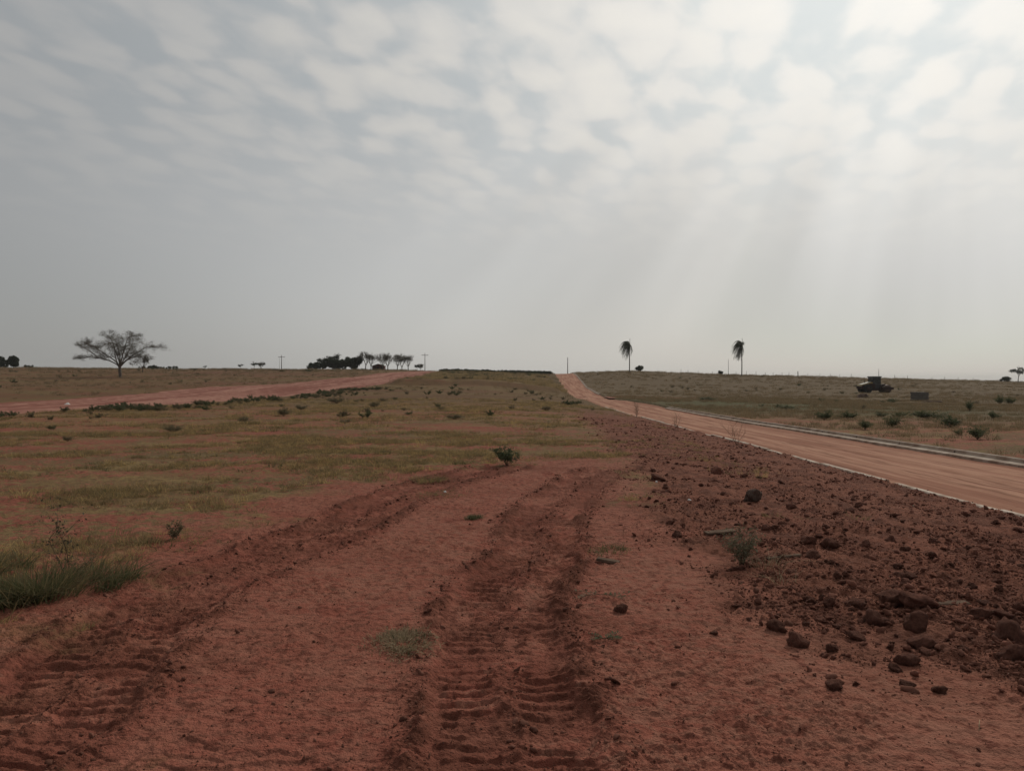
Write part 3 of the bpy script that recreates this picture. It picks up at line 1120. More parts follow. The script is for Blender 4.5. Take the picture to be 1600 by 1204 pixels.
CL = [clod_mesh(i) for i in range(9)]
for c_ in CL:
    c_.materials.append(M['clod'])
CLG = clod_mesh(40)
CLG.materials.append(M['clod_grey'])
crg = random.Random(5)
# pixel of the foot, width, height (photograph pixels), label
BIG = [
    (970, 962, 24, 22, 'dark red clod at the end of the low weed beside the track'),
    (1118, 996, 16, 14, 'small pointed clod alone on smooth soil left of a pair of big clods'),
    (1152, 955, 20, 8, 'small flat dark stone on smooth soil above a tiny clod'),
    (1172, 975, 10, 9, 'tiny dark clod just below a small flat stone on smooth soil'),
    (1216, 1001, 36, 26, 'rounded dark clod behind its larger neighbour at the rubble edge'),
    (1250, 1026, 42, 32, 'large rounded clod in front of its smaller neighbour at the rubble edge'),
    (1311, 1098, 38, 24, 'lone dark wedge-shaped clod on the smooth soil in front of the rubble'),
    (1339, 1088, 12, 9, 'pea-like clod beside a lone dark wedge-shaped clod'),
    (1303, 1034, 24, 20, 'crumbly clod right of the two big rounded clods'),
    (1344, 1018, 34, 16, 'low wide clod between the rounded pair and the large heap'),
    (1311, 996, 22, 12, 'small oval clod behind a low wide clod'),
    (1261, 993, 16, 12, 'small clod just right of the rounded dark clod'),
    (1340, 966, 40, 20, 'long dark clod at the left tip of the large heap'),
    (1405, 960, 56, 36, 'biggest rounded boulder of soil at the back of the large heap'),
    (1375, 990, 48, 32, 'dark lumpy clod at the left front of the large heap'),
    (1450, 972, 72, 22, 'long flat slab of soil behind the middle of the large heap'),
    (1440, 1003, 60, 34, 'thick rounded clod in the middle of the large heap'),
    (1452, 1029, 54, 24, 'flat broad clod at the front of the large heap'),
    (1422, 1055, 40, 26, 'crumbled clod lying nearest in front of the large heap'),
    (1474, 1100, 30, 20, 'small blocky dark clod at the lower edge of the rubble'),
    (1424, 1090, 26, 12, 'low crumbly clod left of a blocky dark one at the lower rubble edge'),
    (1535, 982, 42, 22, 'rounded clod right of the large heap, half sunk in crumbs'),
    (1592, 1022, 66, 50, 'tall clod cut by the right edge of the photo'),
    (1596, 1052, 52, 30, 'paler smooth clod in front of a tall clod at the right edge'),
    (1575, 982, 50, 24, 'wide clod behind the tall one near the right edge'),
    (1405, 1066, 30, 14, 'thin flaky clod left of the crumbled clod'),
    (1060, 842, 24, 18, 'dark clod at the left border of the rubble near the board'),
    (1120, 740, 24, 20, 'dark mound-like clod high in the rubble near the kerb'),
    (1030, 752, 30, 18, 'dark clod at the upper left corner of the rubble'),
    (1266, 860, 28, 22, 'roundish clod left of a bigger one in mid rubble'),
    (1305, 864, 36, 22, 'broad clod right of a roundish one in mid rubble'),
    (1272, 880, 34, 16, 'flat clod in front of the roundish one in mid rubble'),
    (1311, 912, 16, 14, 'small cube-like clod in mid rubble above the large heap'),
    (1422, 912, 36, 14, 'thin tilted slab of soil in mid rubble'),
    (1398, 852, 22, 20, 'dark clod in the upper right rubble near the kerb'),
    (1240, 800, 22, 12, 'low clod in the upper rubble right of the grey clod'),
]
for i, (px, py, w, h, lab) in enumerate(BIG):
    x, y = flat(px, py, -0.02 if px < 1200 else -0.06)
    sw = w * y / F * 0.86
    z = gz(x, y) - sw * 0.06
    o = link('clod', CL[i % 9], None, loc=(x, y + sw * 0.3, z + sw * 0.16), rot=(crg.uniform(-.25, .25), crg.uniform(-.25, .25), crg.uniform(0, 6.28)),
             scl=(sw * 1.08, sw * 0.95, sw * 1.08 * min(1.35, max(0.6, h / w * 1.5))))
    tag(o, lab, 'clod', 'clods of broken soil beside the road')
x, y = flat(1180, 788, -0.05)
o = link('clod', CLG, None, loc=(x, y + .1, gz(x, y) + 0.06), scl=(.29, .26, .27))
tag(o, 'grey-brown rounded clod standing out in the upper rubble', 'clod', 'clods of broken soil beside the road')

# lesser clods, alike, strewn through the rubble
n_l = 0
LABEL_L = 'fist-sized red-brown clod among many alike in the middle of the rubble'
while n_l < 190:
    px, py = crg.uniform(930, 1680), crg.uniform(690, 1095)
    x, y = flat(px, py, -0.06)
    if sdf(RUB, np.array([x]), np.array([y]))[0] < 0.15 or x > RL(y) - 0.1:
        continue
    s_ = (0.04 + 0.075 * crg.random() ** 2) * (0.75 + 0.03 * y)
    o = link('clod', CL[crg.randrange(9)], None, loc=(x, y, gz(x, y) + s_ * 0.16), rot=(crg.uniform(-.5, .5), crg.uniform(-.5, .5), crg.uniform(0, 6.28)),
             scl=(s_ * crg.uniform(.9, 1.3), s_ * crg.uniform(.8, 1.1), s_ * crg.uniform(.7, 1.15)))
    if math.hypot(x - 3.1, y - 5.4) < 1.0:
        lab = 'small clod lying close around the large heap of clods'
    elif RL(y) - x < 1.2:
        lab = 'small clod in the strip of rubble right beside the near kerb'
    elif y > 12:
        lab = 'small clod in the far upper end of the rubble, alike its neighbours'
    elif sdf(RUB, np.array([x]), np.array([y]))[0] < 0.8:
        lab = 'small clod along the left border of the rubble next to smooth soil'
    else:
        lab = LABEL_L
    tag(o, lab, 'clod', 'small clods strewn over the rubble')
    n_l += 1

# crumbs: uncountable
crumb_src = []
for i in range(5):
    me = clod_mesh(60 + i, 0.75, 2)
    me.materials.append(M['crumb'])
    crumb_src.append(me)


def crumbs():
    N = 60000
    g = np.random.default_rng(21)
    yv = 1 / g.uniform(1 / 36.0, 1 / 3.2, N * 3)
    # even density on the ground near by, thinner far off
    xv = g.uniform(-0.5, 7.0, N * 3)
    d = sdf(RUB, xv, yv) + 0.5 * fbm(xv, yv, 0.9, 3, seed=1)
    prob = sst(-0.6, 0.5, d) * (xv < RL(yv) - 0.02) * sst(-0.35, 0.5, fbm(xv, yv, 1.1, 3, seed=81) + 0.2)
    keep = g.uniform(0, 1, len(xv)) < prob
    xv, yv = xv[keep][:N], yv[keep][:N]
    s_ = np.minimum(0.006 + g.pareto(2.3, len(xv)) * 0.0065, 0.05) * (0.85 + 0.025 * yv)
    # a few along the track berms and over the bare soil
    M_ = 4500
    ye = 1 / g.uniform(1 / 12.0, 1 / 3.0, M_)
    xe = g.uniform(-0.62, 0.62, M_) * ye
    red = zones(xe, ye)[0]
    kp = g.uniform(0, 1, M_) < red * 0.5
    xe, ye = xe[kp], ye[kp]
    se = np.minimum(0.006 + g.pareto(3.0, len(xe)) * 0.006, 0.03)
    for ti, w in ((0, 0.5), (1, 0.5)):
        P, s__, tg = TRACKS[ti]
        for c0 in (-w, 0.03, w):
            m_ = 1800
            j = g.integers(0, len(P), m_)
            off = c0 + g.normal(0, 0.06, m_)
            xe = np.append(xe, P[j, 0] + tg[j, 1] * off)
            ye = np.append(ye, P[j, 1] - tg[j, 0] * off)
            se = np.append(se, np.minimum(0.005 + g.pareto(2.8, m_) * 0.006, 0.035))
    # spill over the kerb on to the road edge
    m_ = 900
    yk = 1 / g.uniform(1 / 40.0, 1 / 6.0, m_)
    xk = RL(yk) + 0.15 + np.abs(g.normal(0, 0.35, m_))
    xs, ys, ss = np.concatenate([xv, xe]), np.concatenate([yv, ye]), np.concatenate([s_, se])
    zs = ground_z(xs, ys)
    sk = np.minimum(0.012 + g.pareto(2.6, m_) * 0.012, 0.07)
    zk = H(xk, yk) - 0.15
    xs, ys, zs, ss = np.append(xs, xk), np.append(ys, yk), np.append(zs, zk), np.append(ss, sk)
    n = len(xs)
    ok = ys > 1.5
    pts = np.stack([xs, ys, zs + ss * 0.15], 1)[ok]
    rot = np.stack([g.normal(0, .5, n), g.normal(0, .5, n), g.uniform(0, 6.28, n)], 1)[ok]
    scl = (np.stack([g.uniform(.8, 1.4, n), g.uniform(.8, 1.2, n), g.uniform(.6, 1.1, n)], 1) * ss[:, None] * 1.3)[ok]
    scatter('soil_crumbs', 'loose crumbs of red soil over the rubble and along the wheel tracks', pts, rot, scl, g.integers(0, 5, len(pts)), crumb_src)


crumbs()


# ------------------------------------------------------------------ grass (uncountable)
def on_field(n, g, y0, y1, xa, xb, p):
    """points evenly spread in the picture-independent ground plane, thinned by a density p(x, y)"""
    y = g.uniform(y0, y1, n)
    x = g.uniform(xa, xb, n)
    k_ = (g.uniform(0, 1, n) < p(x, y)) & (np.abs(x) < 0.80 * y + 4)
    return x[k_], y[k_]


def stand(name, label, x, y, s, srcs, g, zfun=None):
    z = ground_z(x, y) if zfun is None else zfun(x, y)
    n = len(x)
    pts = np.stack([x, y, z], 1)
    rot = np.stack([g.normal(0, .08, n), g.normal(0, .08, n), g.uniform(0, 6.28, n)], 1)
    sc = np.stack([s * g.uniform(.8, 1.2, n), s * g.uniform(.8, 1.2, n), s * g.uniform(.7, 1.25, n)], 1)
    return scatter(name, label, pts, rot, sc, g.integers(0, len(srcs), n), srcs)


def grass_all():
    g = np.random.default_rng(33)
    short = [tuft_mesh('grass_tuft', M['grass_dry'], n=34, spread=0.09, h0=0.02, h1=0.09, width=0.006, lean=0.9, seed=100 + i) for i in range(5)]
    short += [tuft_mesh('grass_tuft', M['grass_green'], n=30, spread=0.10, h0=0.02, h1=0.06, width=0.006, lean=0.8, seed=120 + i) for i in range(1)]

    def cover(x, y):
        red, rub, road, lt = zones(x, y)
        c = 0.55 * fbm(x * 0.55, y, 0.45, 4, 0.6, seed=91) + 0.35 * fbm(x, y, 0.16, 2, seed=92)
        return np.clip(1 - red * 1.15 - 0.9 * rub - lt, 0, 1) * sst(-0.15, 0.40, c + 0.02) * (~road) * (x < RL(y) - 0.15)
    x1, y1 = on_field(64000, g, 5.0, 24.0, -18, 5, cover)
    x2, y2 = on_field(36000, g, 24.0, 62.0, -36, 7, cover)
    x, y = np.append(x1, x2), np.append(y1, y2)
    s = np.append(0.5 + 1.2 * g.uniform(0, 1, len(x1)) ** 2, 0.9 + 1.6 * g.uniform(0, 1, len(x2)) ** 2)
    stand('dry_grass', 'short sparse dry grass on the red field in front of the track', x, y, s, short, g)
    # brown grass over the far slopes
    tall = [tuft_mesh('field_grass', M['grass_brown'], n=40, spread=0.45, h0=0.12, h1=0.40, width=0.03, lean=0.5, seed=140 + i) for i in range(4)]

    def farp(x, y):
        red, rub, road, lt = zones(x, y)
        ok = (~road) & ((x > RR(y) + 0.3) | (x < RL(y) - 0.3)) & (lt < 0.1)
        return ok * sst(-0.5, 0.3, fbm(x * 0.4, y, 0.12, 3, seed=95))
    x1, y1 = on_field(26000, g, 16, 130, 12.5, 100, lambda a, b: farp(a, b) * sst(130, 70, b) * sst(14, 30, b))
    x2, y2 = on_field(20000, g, 50, 300, -200, 190, lambda a, b: farp(a, b) * sst(50, 110, b))
    x, y = np.append(x1, x2), np.append(y1, y2)
    s = 0.45 + 0.0045 * y * g.uniform(.6, 1.3, len(y))
    stand('field_grass', 'rough brown grass covering the far slopes and the field beyond the road', x, y, s, tall, g)
    # yellow stand on the terrace between the two roads
    yel = [tuft_mesh('terrace_grass', M['grass_yellow'], n=40, spread=0.5, h0=0.2, h1=0.6, width=0.035, lean=0.4, seed=160 + i) for i in range(4)]
    x, y = on_field(9000, g, 113, 225, -19, 9.5, lambda a, b: (a < RL(b) - 0.5) * (a > LN(b) + 0.8) * sst(-0.25, 0.35, fbm(a, b, 0.07, 4, 0.6, seed=97)) * sst(111, 125, b) * sst(228, 190, b))
    stand('terrace_grass', 'taller yellow grass on the low terrace between the two roads', x, y, g.uniform(.7, 1.3, len(x)), yel, g)
    # dense green weeds along the near edge of the red track
    wd = []
    for i in range(4):
        st, lf = shrub_meshes(200 + i, 0.8, 0.7, 10, 0.10, 7, 0.012)
        lf.materials.append(M['leaf_green'])
        wd.append(lf)
    wo = []
    for i in range(2):
        st, lf = shrub_meshes(210 + i, 0.7, 0.7, 10, 0.09, 6, 0.012)
        lf.materials.append(M['leaf_olive'])
        wo.append(lf)
    yv = 22 + 68 * g.uniform(0, 1, 900) ** 1.4
    xv = LN(yv) + np.abs(g.normal(0, 1.9, 900)) + 0.4
    kp = g.uniform(0, 1, 900) < sst(-0.15, 0.35, fbm(xv, yv, 0.16, 3, seed=99) + 0.12)
    xv, yv = xv[kp], yv[kp]
    stand('roadside_weeds', 'belt of low green weeds along the near edge of the red track', xv, yv, g.uniform(.18, .46, len(xv)), wd[:2] + wo, g)
    # dark scrub along the skyline in the middle
    xs, ys = on_field(800, g, 246, 284, -24, 15, lambda a, b: (a < RL(b) - 1) * sst(-0.5, 0.1, fbm(a, b, .05, 2, seed=101) + .1))
    big = []
    for i in range(3):
        st, lf = shrub_meshes(220 + i, 1.5, 1.3, 14, 0.22, 9, 0.02)
        lf.materials.append(M['leaf_dark'])
        big.append(lf)
    stand('skyline_scrub', 'dark scrub forming a low mass on the skyline left of the road', xs, ys, g.uniform(.22, .62, len(xs)), big, g)
    # loose scrub on the terrace and the left bank
    xs, ys = on_field(1300, g, 118, 250, -19, 9, lambda a, b: (a < RL(b) - 1) * (a > LN(b) + 1) * sst(0.0, 0.5, fbm(a, b, .06, 2, seed=103) + .1))
    x2, y2 = on_field(900, g, 55, 230, -120, -38, lambda a, b: (a < LF(b) - 1) * 0.35 * sst(-0.1, 0.5, fbm(a, b, .05, 2, seed=105)))
    x3, y3 = on_field(420, g, 24, 105, -20, 6, lambda a, b: (a > LN(b) + 2) * (a < RL(b) - 1) * 0.8 * sst(0.05, 0.45, fbm(a, b, .09, 2, seed=107)))
    x4, y4 = on_field(700, g, 30, 230, 14, 120, lambda a, b: (a > RR(b) + 1) * 0.4 * sst(-0.1, 0.5, fbm(a * .5, b, .06, 2, seed=109)))
    x, y = np.concatenate([xs, x2, x3, x4]), np.concatenate([ys, y2, y3, y4])
    stand('scattered_weeds', 'low olive weeds dotted over the fields', x, y, g.uniform(.25, .6, len(x)) * np.interp(y, [25, 80, 200], [.7, 1.0, 1.7]), wo + wd[:1], g)


grass_all()

# ------------------------------------------------------------------ plants near the camera
# large grass clump at the left edge
x0, y0 = flat(55, 950)


def clump_shape(g, n):
    a = g.uniform(0, 2 * math.pi, n)
    r = np.sqrt(g.uniform(0, 1, n))
    k_ = g.integers(0, 26, n)
    cx, cy = g.normal(0, 1, 26), g.normal(0, 1, 26)
    return 0.17 * cx[k_] + 0.055 * g.normal(0, 1, n) + 0.02 * np.cos(a), 0.16 * cy[k_] + 0.05 * g.normal(0, 1, n) + 0.10 * cx[k_]


t = thing('grass_clump', 'dense dark green grass clump on the bank at the left edge', 'grass clump', (x0 - 0.15, y0 + 0.25, gz(x0, y0 + .25)))
V, Q = blades(2300, 0.5, 0.05, 0.30, 0.009, 1.0, 301, 0.6, 3, clump_shape)
link('green_blades', np_mesh('green_blades', V, Q), M['grass_green'], t)
V, Q = blades(420, 0.5, 0.10, 0.36, 0.006, 1.0, 302, 0.6, 3, clump_shape)
link('dry_blades', np_mesh('dry_blades', V, Q), M['grass_dry'], t)
bx_, by_ = flat(-60, 905)
t = thing('grass_clump', 'lower green grass clump cut off by the left edge of the photo', 'grass clump', (bx_, by_, gz(bx_, by_)))
V, Q = blades(1300, 0.5, 0.06, 0.30, 0.009, 1.0, 303, 0.6, 3, clump_shape)
link('green_blades', np_mesh('green_blades', V, Q), M['grass_green'], t)


def dry_weed(name, label, px, py, h, seed, mat='stalk', stems=5, spread=0.35, leaves=0, leaf_mat='leaf_olive', z=0.0, cat='weed'):
    x, y = flat(px, py, z)
    g = random.Random(seed)
    t = thing(name, label, cat, (x, y, gz(x, y)))
    st, lf = MB(), MB()
    tips = []

    def grow(p, d, ln, r, lev):
        pts = [p]
        for i in range(4):
            d = (d + Vector((g.gauss(0, .14), g.gauss(0, .14), 0.06))).normalized()
            pts.append(pts[-1] + d * ln / 4)
        st.tube(pts, [r * (1 - .6 * i / 4) for i in range(5)], 4 if lev == 0 else 3, False)
        tips.append(pts[-1])
        if lev < 2:
            for i in (1, 2, 3, 4):
                for _ in range(1 if lev else 2):
                    a = g.uniform(0, 6.28)
                    nd = (d * 0.7 + Vector((math.cos(a), math.sin(a), .25)) * 0.8).normalized()
                    grow(pts[i], nd, ln * g.uniform(.28, .5), r * .5, lev + 1)
    for i in range(stems):
        a = 6.28 * i / stems + g.uniform(-.4, .4)
        d = Vector((math.cos(a) * spread, math.sin(a) * spread, 1)).normalized()
        grow(Vector((math.cos(a) * .01, math.sin(a) * .01, -0.02)), d, h * g.uniform(.6, 1), 0.003 + h * 0.0035, 0)
    st.build('stem', M[mat], t)
    if leaves:
        leaf_cloud(lf, g, tips, 0.015 + h * 0.02, leaves, h * .04)
        lf.build('foliage', M[leaf_mat], t)
    return t


dry_weed('dry_weed', 'tall branching weed gone dry behind the grass clump', 104, 905, 0.52, 1, stems=2, spread=0.10, leaves=2, leaf_mat='leaf_sparse')
dry_weed('dry_weed', 'bushy brown weed at the back of the grass clump', 125, 905, 0.20, 2, stems=6, spread=0.6, leaves=1, leaf_mat='leaf_olive')
dry_weed('small_weed', 'small dark sprig standing alone at the edge of the grass', 272, 842, 0.15, 3, stems=4, spread=0.4, leaves=4, leaf_mat='leaf_olive')
dry_weed('dry_weed', 'bare dead weed with thin branches standing at the near kerb', 1152, 694, 0.66, 4, stems=5, spread=0.5, z=-0.2)
dry_weed('dry_weed', 'short dead stems at the near kerb beyond the branching dead weed', 1056, 666, 0.55, 5, stems=5, spread=0.18, z=-0.2)
dry_weed('dry_weed', 'farthest tuft of dead stems along the near kerb', 995, 647, 0.8, 6, stems=6, spread=0.2, z=-0.2)

# green shrub in the middle of the field
sh_a = shrub_meshes(400, 0.52, 0.36, 22, 0.045, 6, 0.006)
x, y = flat(792, 726)
put_plant('shrub', sh_a, (M['stalk'], M['leaf_green']), 'compact dark green shrub standing at the head of the wheel tracks', 'shrub', (x, y, gz(x, y)), 0.5, 0.72)
# weed in the rubble
sh_b = shrub_meshes(401, 0.36, 0.17, 20, 0.022, 5, 0.004)
x, y = flat(1160, 888, -0.05)
put_plant('shrub', sh_b, (M['stalk'], M['leaf_grey']), 'upright grey-green weed growing among the clods', 'shrub', (x, y, gz(x, y)), 0.2, 0.95)
x, y = flat(1195, 893, -0.05)
t = thing('straw_tuft', 'tuft of pale straw leaning right of the upright weed', 'straw', (x, y, gz(x, y)))
V, Q = blades(60, 0.12, 0.08, 0.26, 0.004, 1.1, 311, 0.6, 3)
link('stalk', np_mesh('stalk', V, Q), M['straw'], t)
x, y = flat(1225, 920, -0.05)
t = thing('straw_tuft', 'thin dry straw tuft between the weed and the large heap', 'straw', (x, y, gz(x, y)))
V, Q = blades(36, 0.10, 0.06, 0.22, 0.004, 1.1, 312, 0.6, 3)
link('stalk', np_mesh('stalk', V, Q), M['straw'], t)


def mat_patch(name, label, px, py, rx, ry, n, h, seed, mats, leafy=0, cat='grass tuft'):
    """low sprawling patch"""
    x, y = flat(px, py)
    t = thing(name, label, cat, (x, y, gz(x, y)))

    def shp(g, m_):
        q = g.integers(0, 14, m_)                      # a few crowns that run into each other
        ca, cr_ = g.uniform(0, 6.28, 14), np.sqrt(g.uniform(0, 1, 14)) * 0.75
        sp_ = g.uniform(0.12, 0.34, 14)
        return rx * (cr_[q] * np.cos(ca[q]) + sp_[q] * g.normal(0, 1, m_)), ry * (cr_[q] * np.sin(ca[q]) + sp_[q] * g.normal(0, 1, m_))
    for i, (nm, mt, share) in enumerate(mats):
        V, Q = blades(int(n * share), 0.3, h * .4, h, 0.006, 1.2, seed + i, 0.6, 3, shp)
        # follow the ground
        gx, gy = V[:, 0] + x, V[:, 1] + y
        V[:, 2] += ground_z(gx, gy) - gz(x, y)
        link(nm, np_mesh(nm, V, Q), mt, t)
    return t


mat_patch('grass_tuft', 'matted dry grass tuft lying left of the middle wheel track', 625, 1010, 0.20, 0.28, 1500, 0.045, 320, (('dry_blades', M['straw_mat'], .9), ('green_blades', M['grass_green'], .1)))
mat_patch('grass_tuft', 'small dark cushion of grass between the two wheel tracks', 741, 812, 0.09, 0.09, 420, 0.07, 330, (('green_blades', M['grass_green'], 1.0),))
mat_patch('grass_tuft', 'sprawling green grass runner above the scrap of board', 955, 862, 0.22, 0.28, 220, 0.08, 335, (('green_blades', M['grass_green'], .7), ('dry_blades', M['grass_dry'], .3)))
mat_patch('grass_tuft', 'yellowish grass tuft at the head of the left wheel track', 668, 750, 0.35, 0.3, 500, 0.16, 345, (('dry_blades', M['grass_dry'], .6), ('green_blades', M['grass_green'], .4)))
mat_patch('grass_tuft', 'thin dry grass tuft in bare soil just right of the left track', 700, 770, 0.5, 0.5, 420, 0.07, 350, (('dry_blades', M['grass_dry'], 1.0),))


# low broad-leaved creeper beside the clod
def creeper(px, py, label, seed, length=0.22):
    x, y = flat(px, py)
    g = random.Random(seed)
    t = thing('creeping_weed', label, 'weed', (x, y, gz(x, y)))
    st, lf = MB(), MB()
    for i in range(6):
        a = g.uniform(-0.5, 0.5) + (math.pi if i % 2 else 0)
        p = Vector((0, 0, 0.012))
        pts = [p]
        for k_ in range(6):
            p = p + Vector((math.cos(a) * length / 6, math.sin(a) * length / 5, g.uniform(-.002, .006)))
            a += g.gauss(0, .3)
            pts.append(p)
            for s_ in (-1, 1):
                d = Vector((math.cos(a + s_ * 1.2), math.sin(a + s_ * 1.2), .35)).normalized()
                n_ = Vector((-d.y, d.x, 0.1)).normalized()
                L_ = g.uniform(.02, .036)
                lf.quad(p, p + d * L_ * .5 + n_ * L_ * .25, p + d * L_, p + d * L_ * .5 - n_ * L_ * .25)
        st.tube(pts, 0.0018, 3, False)
    st.build('stem', M['stalk'], t)
    lf.build('foliage', M['leaf_green'], t)


creeper(938, 935, 'low creeping weed with small leaves beside the dark red clod', 1)
creeper(945, 1002, 'faint little weed on the smooth soil below the dark red clod', 2, 0.10)

# scrap of board, planks, litter
def board(px, py, w, rz, label, tilt=0.05, name='wooden_board', z=-0.02, th=0.028, dp=0.06):
    x, y = flat(px, py, z)
    mb = MB()
    n_ = 6
    g = random.Random(int(px))
    for i in range(n_):
        pass
    mb.box((-w / 2, -dp / 2, 0), (w / 2, dp / 2, th), 0.004)
    for v in mb.V:
        v.x += g.uniform(-.006, .006)
        v.y += g.uniform(-.004, .004)
    o = mb.build(name, M['wood'], None, False, loc=(x, y, gz(x, y) + 0.006), rot=(0.06, tilt, rz))
    tag(o, label, 'board')


board(950, 882, 0.20, -0.38, 'short weathered piece of board lying on smooth soil', 0.08)
board(1125, 842, 0.34, 0.28, 'flat wooden board half covered by soil at the left of the rubble', -0.04, z=-0.05, th=0.02, dp=0.09)
board(1226, 880, 0.36, 0.30, 'narrow batten lying among the clods below mid rubble', -0.03, z=-0.05, th=0.02, dp=0.03)
board(1490, 955, 0.24, 0.1, 'pale flat piece of board behind the large heap of clods', 0.0, z=-0.06, th=0.012, dp=0.07)


def scrap(px, py, s_, label, z=0.0):
    x, y = flat(px, py, z)
    mb = MB()
    g = random.Random(int(px))
    P = [Vector((math.cos(a) * s_ * g.uniform(.6, 1), math.sin(a) * s_ * .7 * g.uniform(.6, 1), g.uniform(.2, .6) * s_)) for a in (0, 1.1, 2.2, 3.3, 4.4, 5.4)]
    c = Vector((0, 0, s_ * .9))
    for i in range(6):
        mb.tri(c, P[i], P[(i + 1) % 6])
        q0, q1 = P[i].copy(), P[(i + 1) % 6].copy()
        q0.z = q1.z = -0.01
        mb.quad(P[i], q0, q1, P[(i + 1) % 6])
    tag(mb.build('litter', M['litter'], None, False, loc=(x, y, gz(x, y))), label, 'litter')


scrap(1077, 786, 0.035, 'tiny white scrap lying in the upper rubble', -0.05)
scrap(695, 769, 0.03, 'tiny white scrap on the red soil near the left wheel track')
scrap(1026, 755, 0.025, 'white speck beside the clod at the rubble corner', -0.03)
scrap(106, 624, 0.3, 'small white piece of litter on the far side of the red track', 0.3)


def straw(px, py, ln, rz, label):
    x, y = flat(px, py)
    mb = MB()
    d = Vector((math.cos(rz), math.sin(rz), 0))
    p0 = Vector((0, 0, .006))
    mb.tube([p0, p0 + d * ln * .5 + Vector((0, 0, .012)), p0 + d * ln + Vector((0, 0, .004))], [.0016, .0016, .001], 4)
    tag(mb.build('dry_straw', M['straw'], loc=(x, y, gz(x, y))), label, 'straw')


straw(1532, 1140, 0.13, 1.0, 'single pale straw lying on soil at the lower right')
straw(168, 938, 0.10, -0.9, 'pale straw bit beside the bank of the grass clump')
straw(425, 892, 0.06, 0.4, 'tiny straw bit by the upper end of the left wheel track')


# ------------------------------------------------------------------ trees
def branch(mb, tips, g, p, d, ln, r, lev, maxlev, spread, up, flat_, kids=(2, 3), wig=0.12, sides=5, tipr=0.010):
    n = 4
    pts, rad = [p], [r]
    for i in range(n):
        d = (d + Vector((g.gauss(0, wig), g.gauss(0, wig), g.gauss(0, wig) + up * 0.25))).normalized()
        pts.append(pts[-1] + d * ln / n)
        rad.append(max(tipr, r * (1 - 0.42 * (i + 1) / n)))
    mb.tube(pts, rad, max(3, sides - lev), False)
    if lev >= maxlev:
        tips.append(pts[-1])
        tips.append(pts[2])
        return
    for i in range(g.randint(*kids) + 1):
        k_ = n if i == 0 else g.choice((2, 3, 3, 4))
        a = g.uniform(0, 6.28)
        s_ = Vector((math.cos(a), math.sin(a), g.uniform(-.3, .6)))
        nd = (d + s_ * spread * (0.5 if i == 0 else 1.0))
        nd.z *= (1 - flat_)
        nd.z += up * 0.15
        branch(mb, tips, g, pts[k_], nd.normalized(), ln * g.uniform(.62, .85), rad[k_] * g.uniform(.58, .78), lev + 1, maxlev, spread, up, flat_, kids, wig, sides, tipr)


def limb(mb, pts, r0, r1, sides=6):
    pts = [Vector(p) for p in pts]
    out = []
    for i in range(len(pts) - 1):
        p0, p1, p2, p3 = pts[max(i - 1, 0)], pts[i], pts[i + 1], pts[min(i + 2, len(pts) - 1)]
        for j in range(4):
            t = j / 4
            out.append(0.5 * ((2 * p1) + (p2 - p0) * t + (2 * p0 - 5 * p1 + 4 * p2 - p3) * t * t + (3 * p1 - p0 - 3 * p2 + p3) * t ** 3))
    out.append(pts[-1])
    n = len(out)
    rad = [r0 + (r1 - r0) * i / (n - 1) for i in range(n)]
    mb.tube(out, rad, sides, False)
    return out, rad


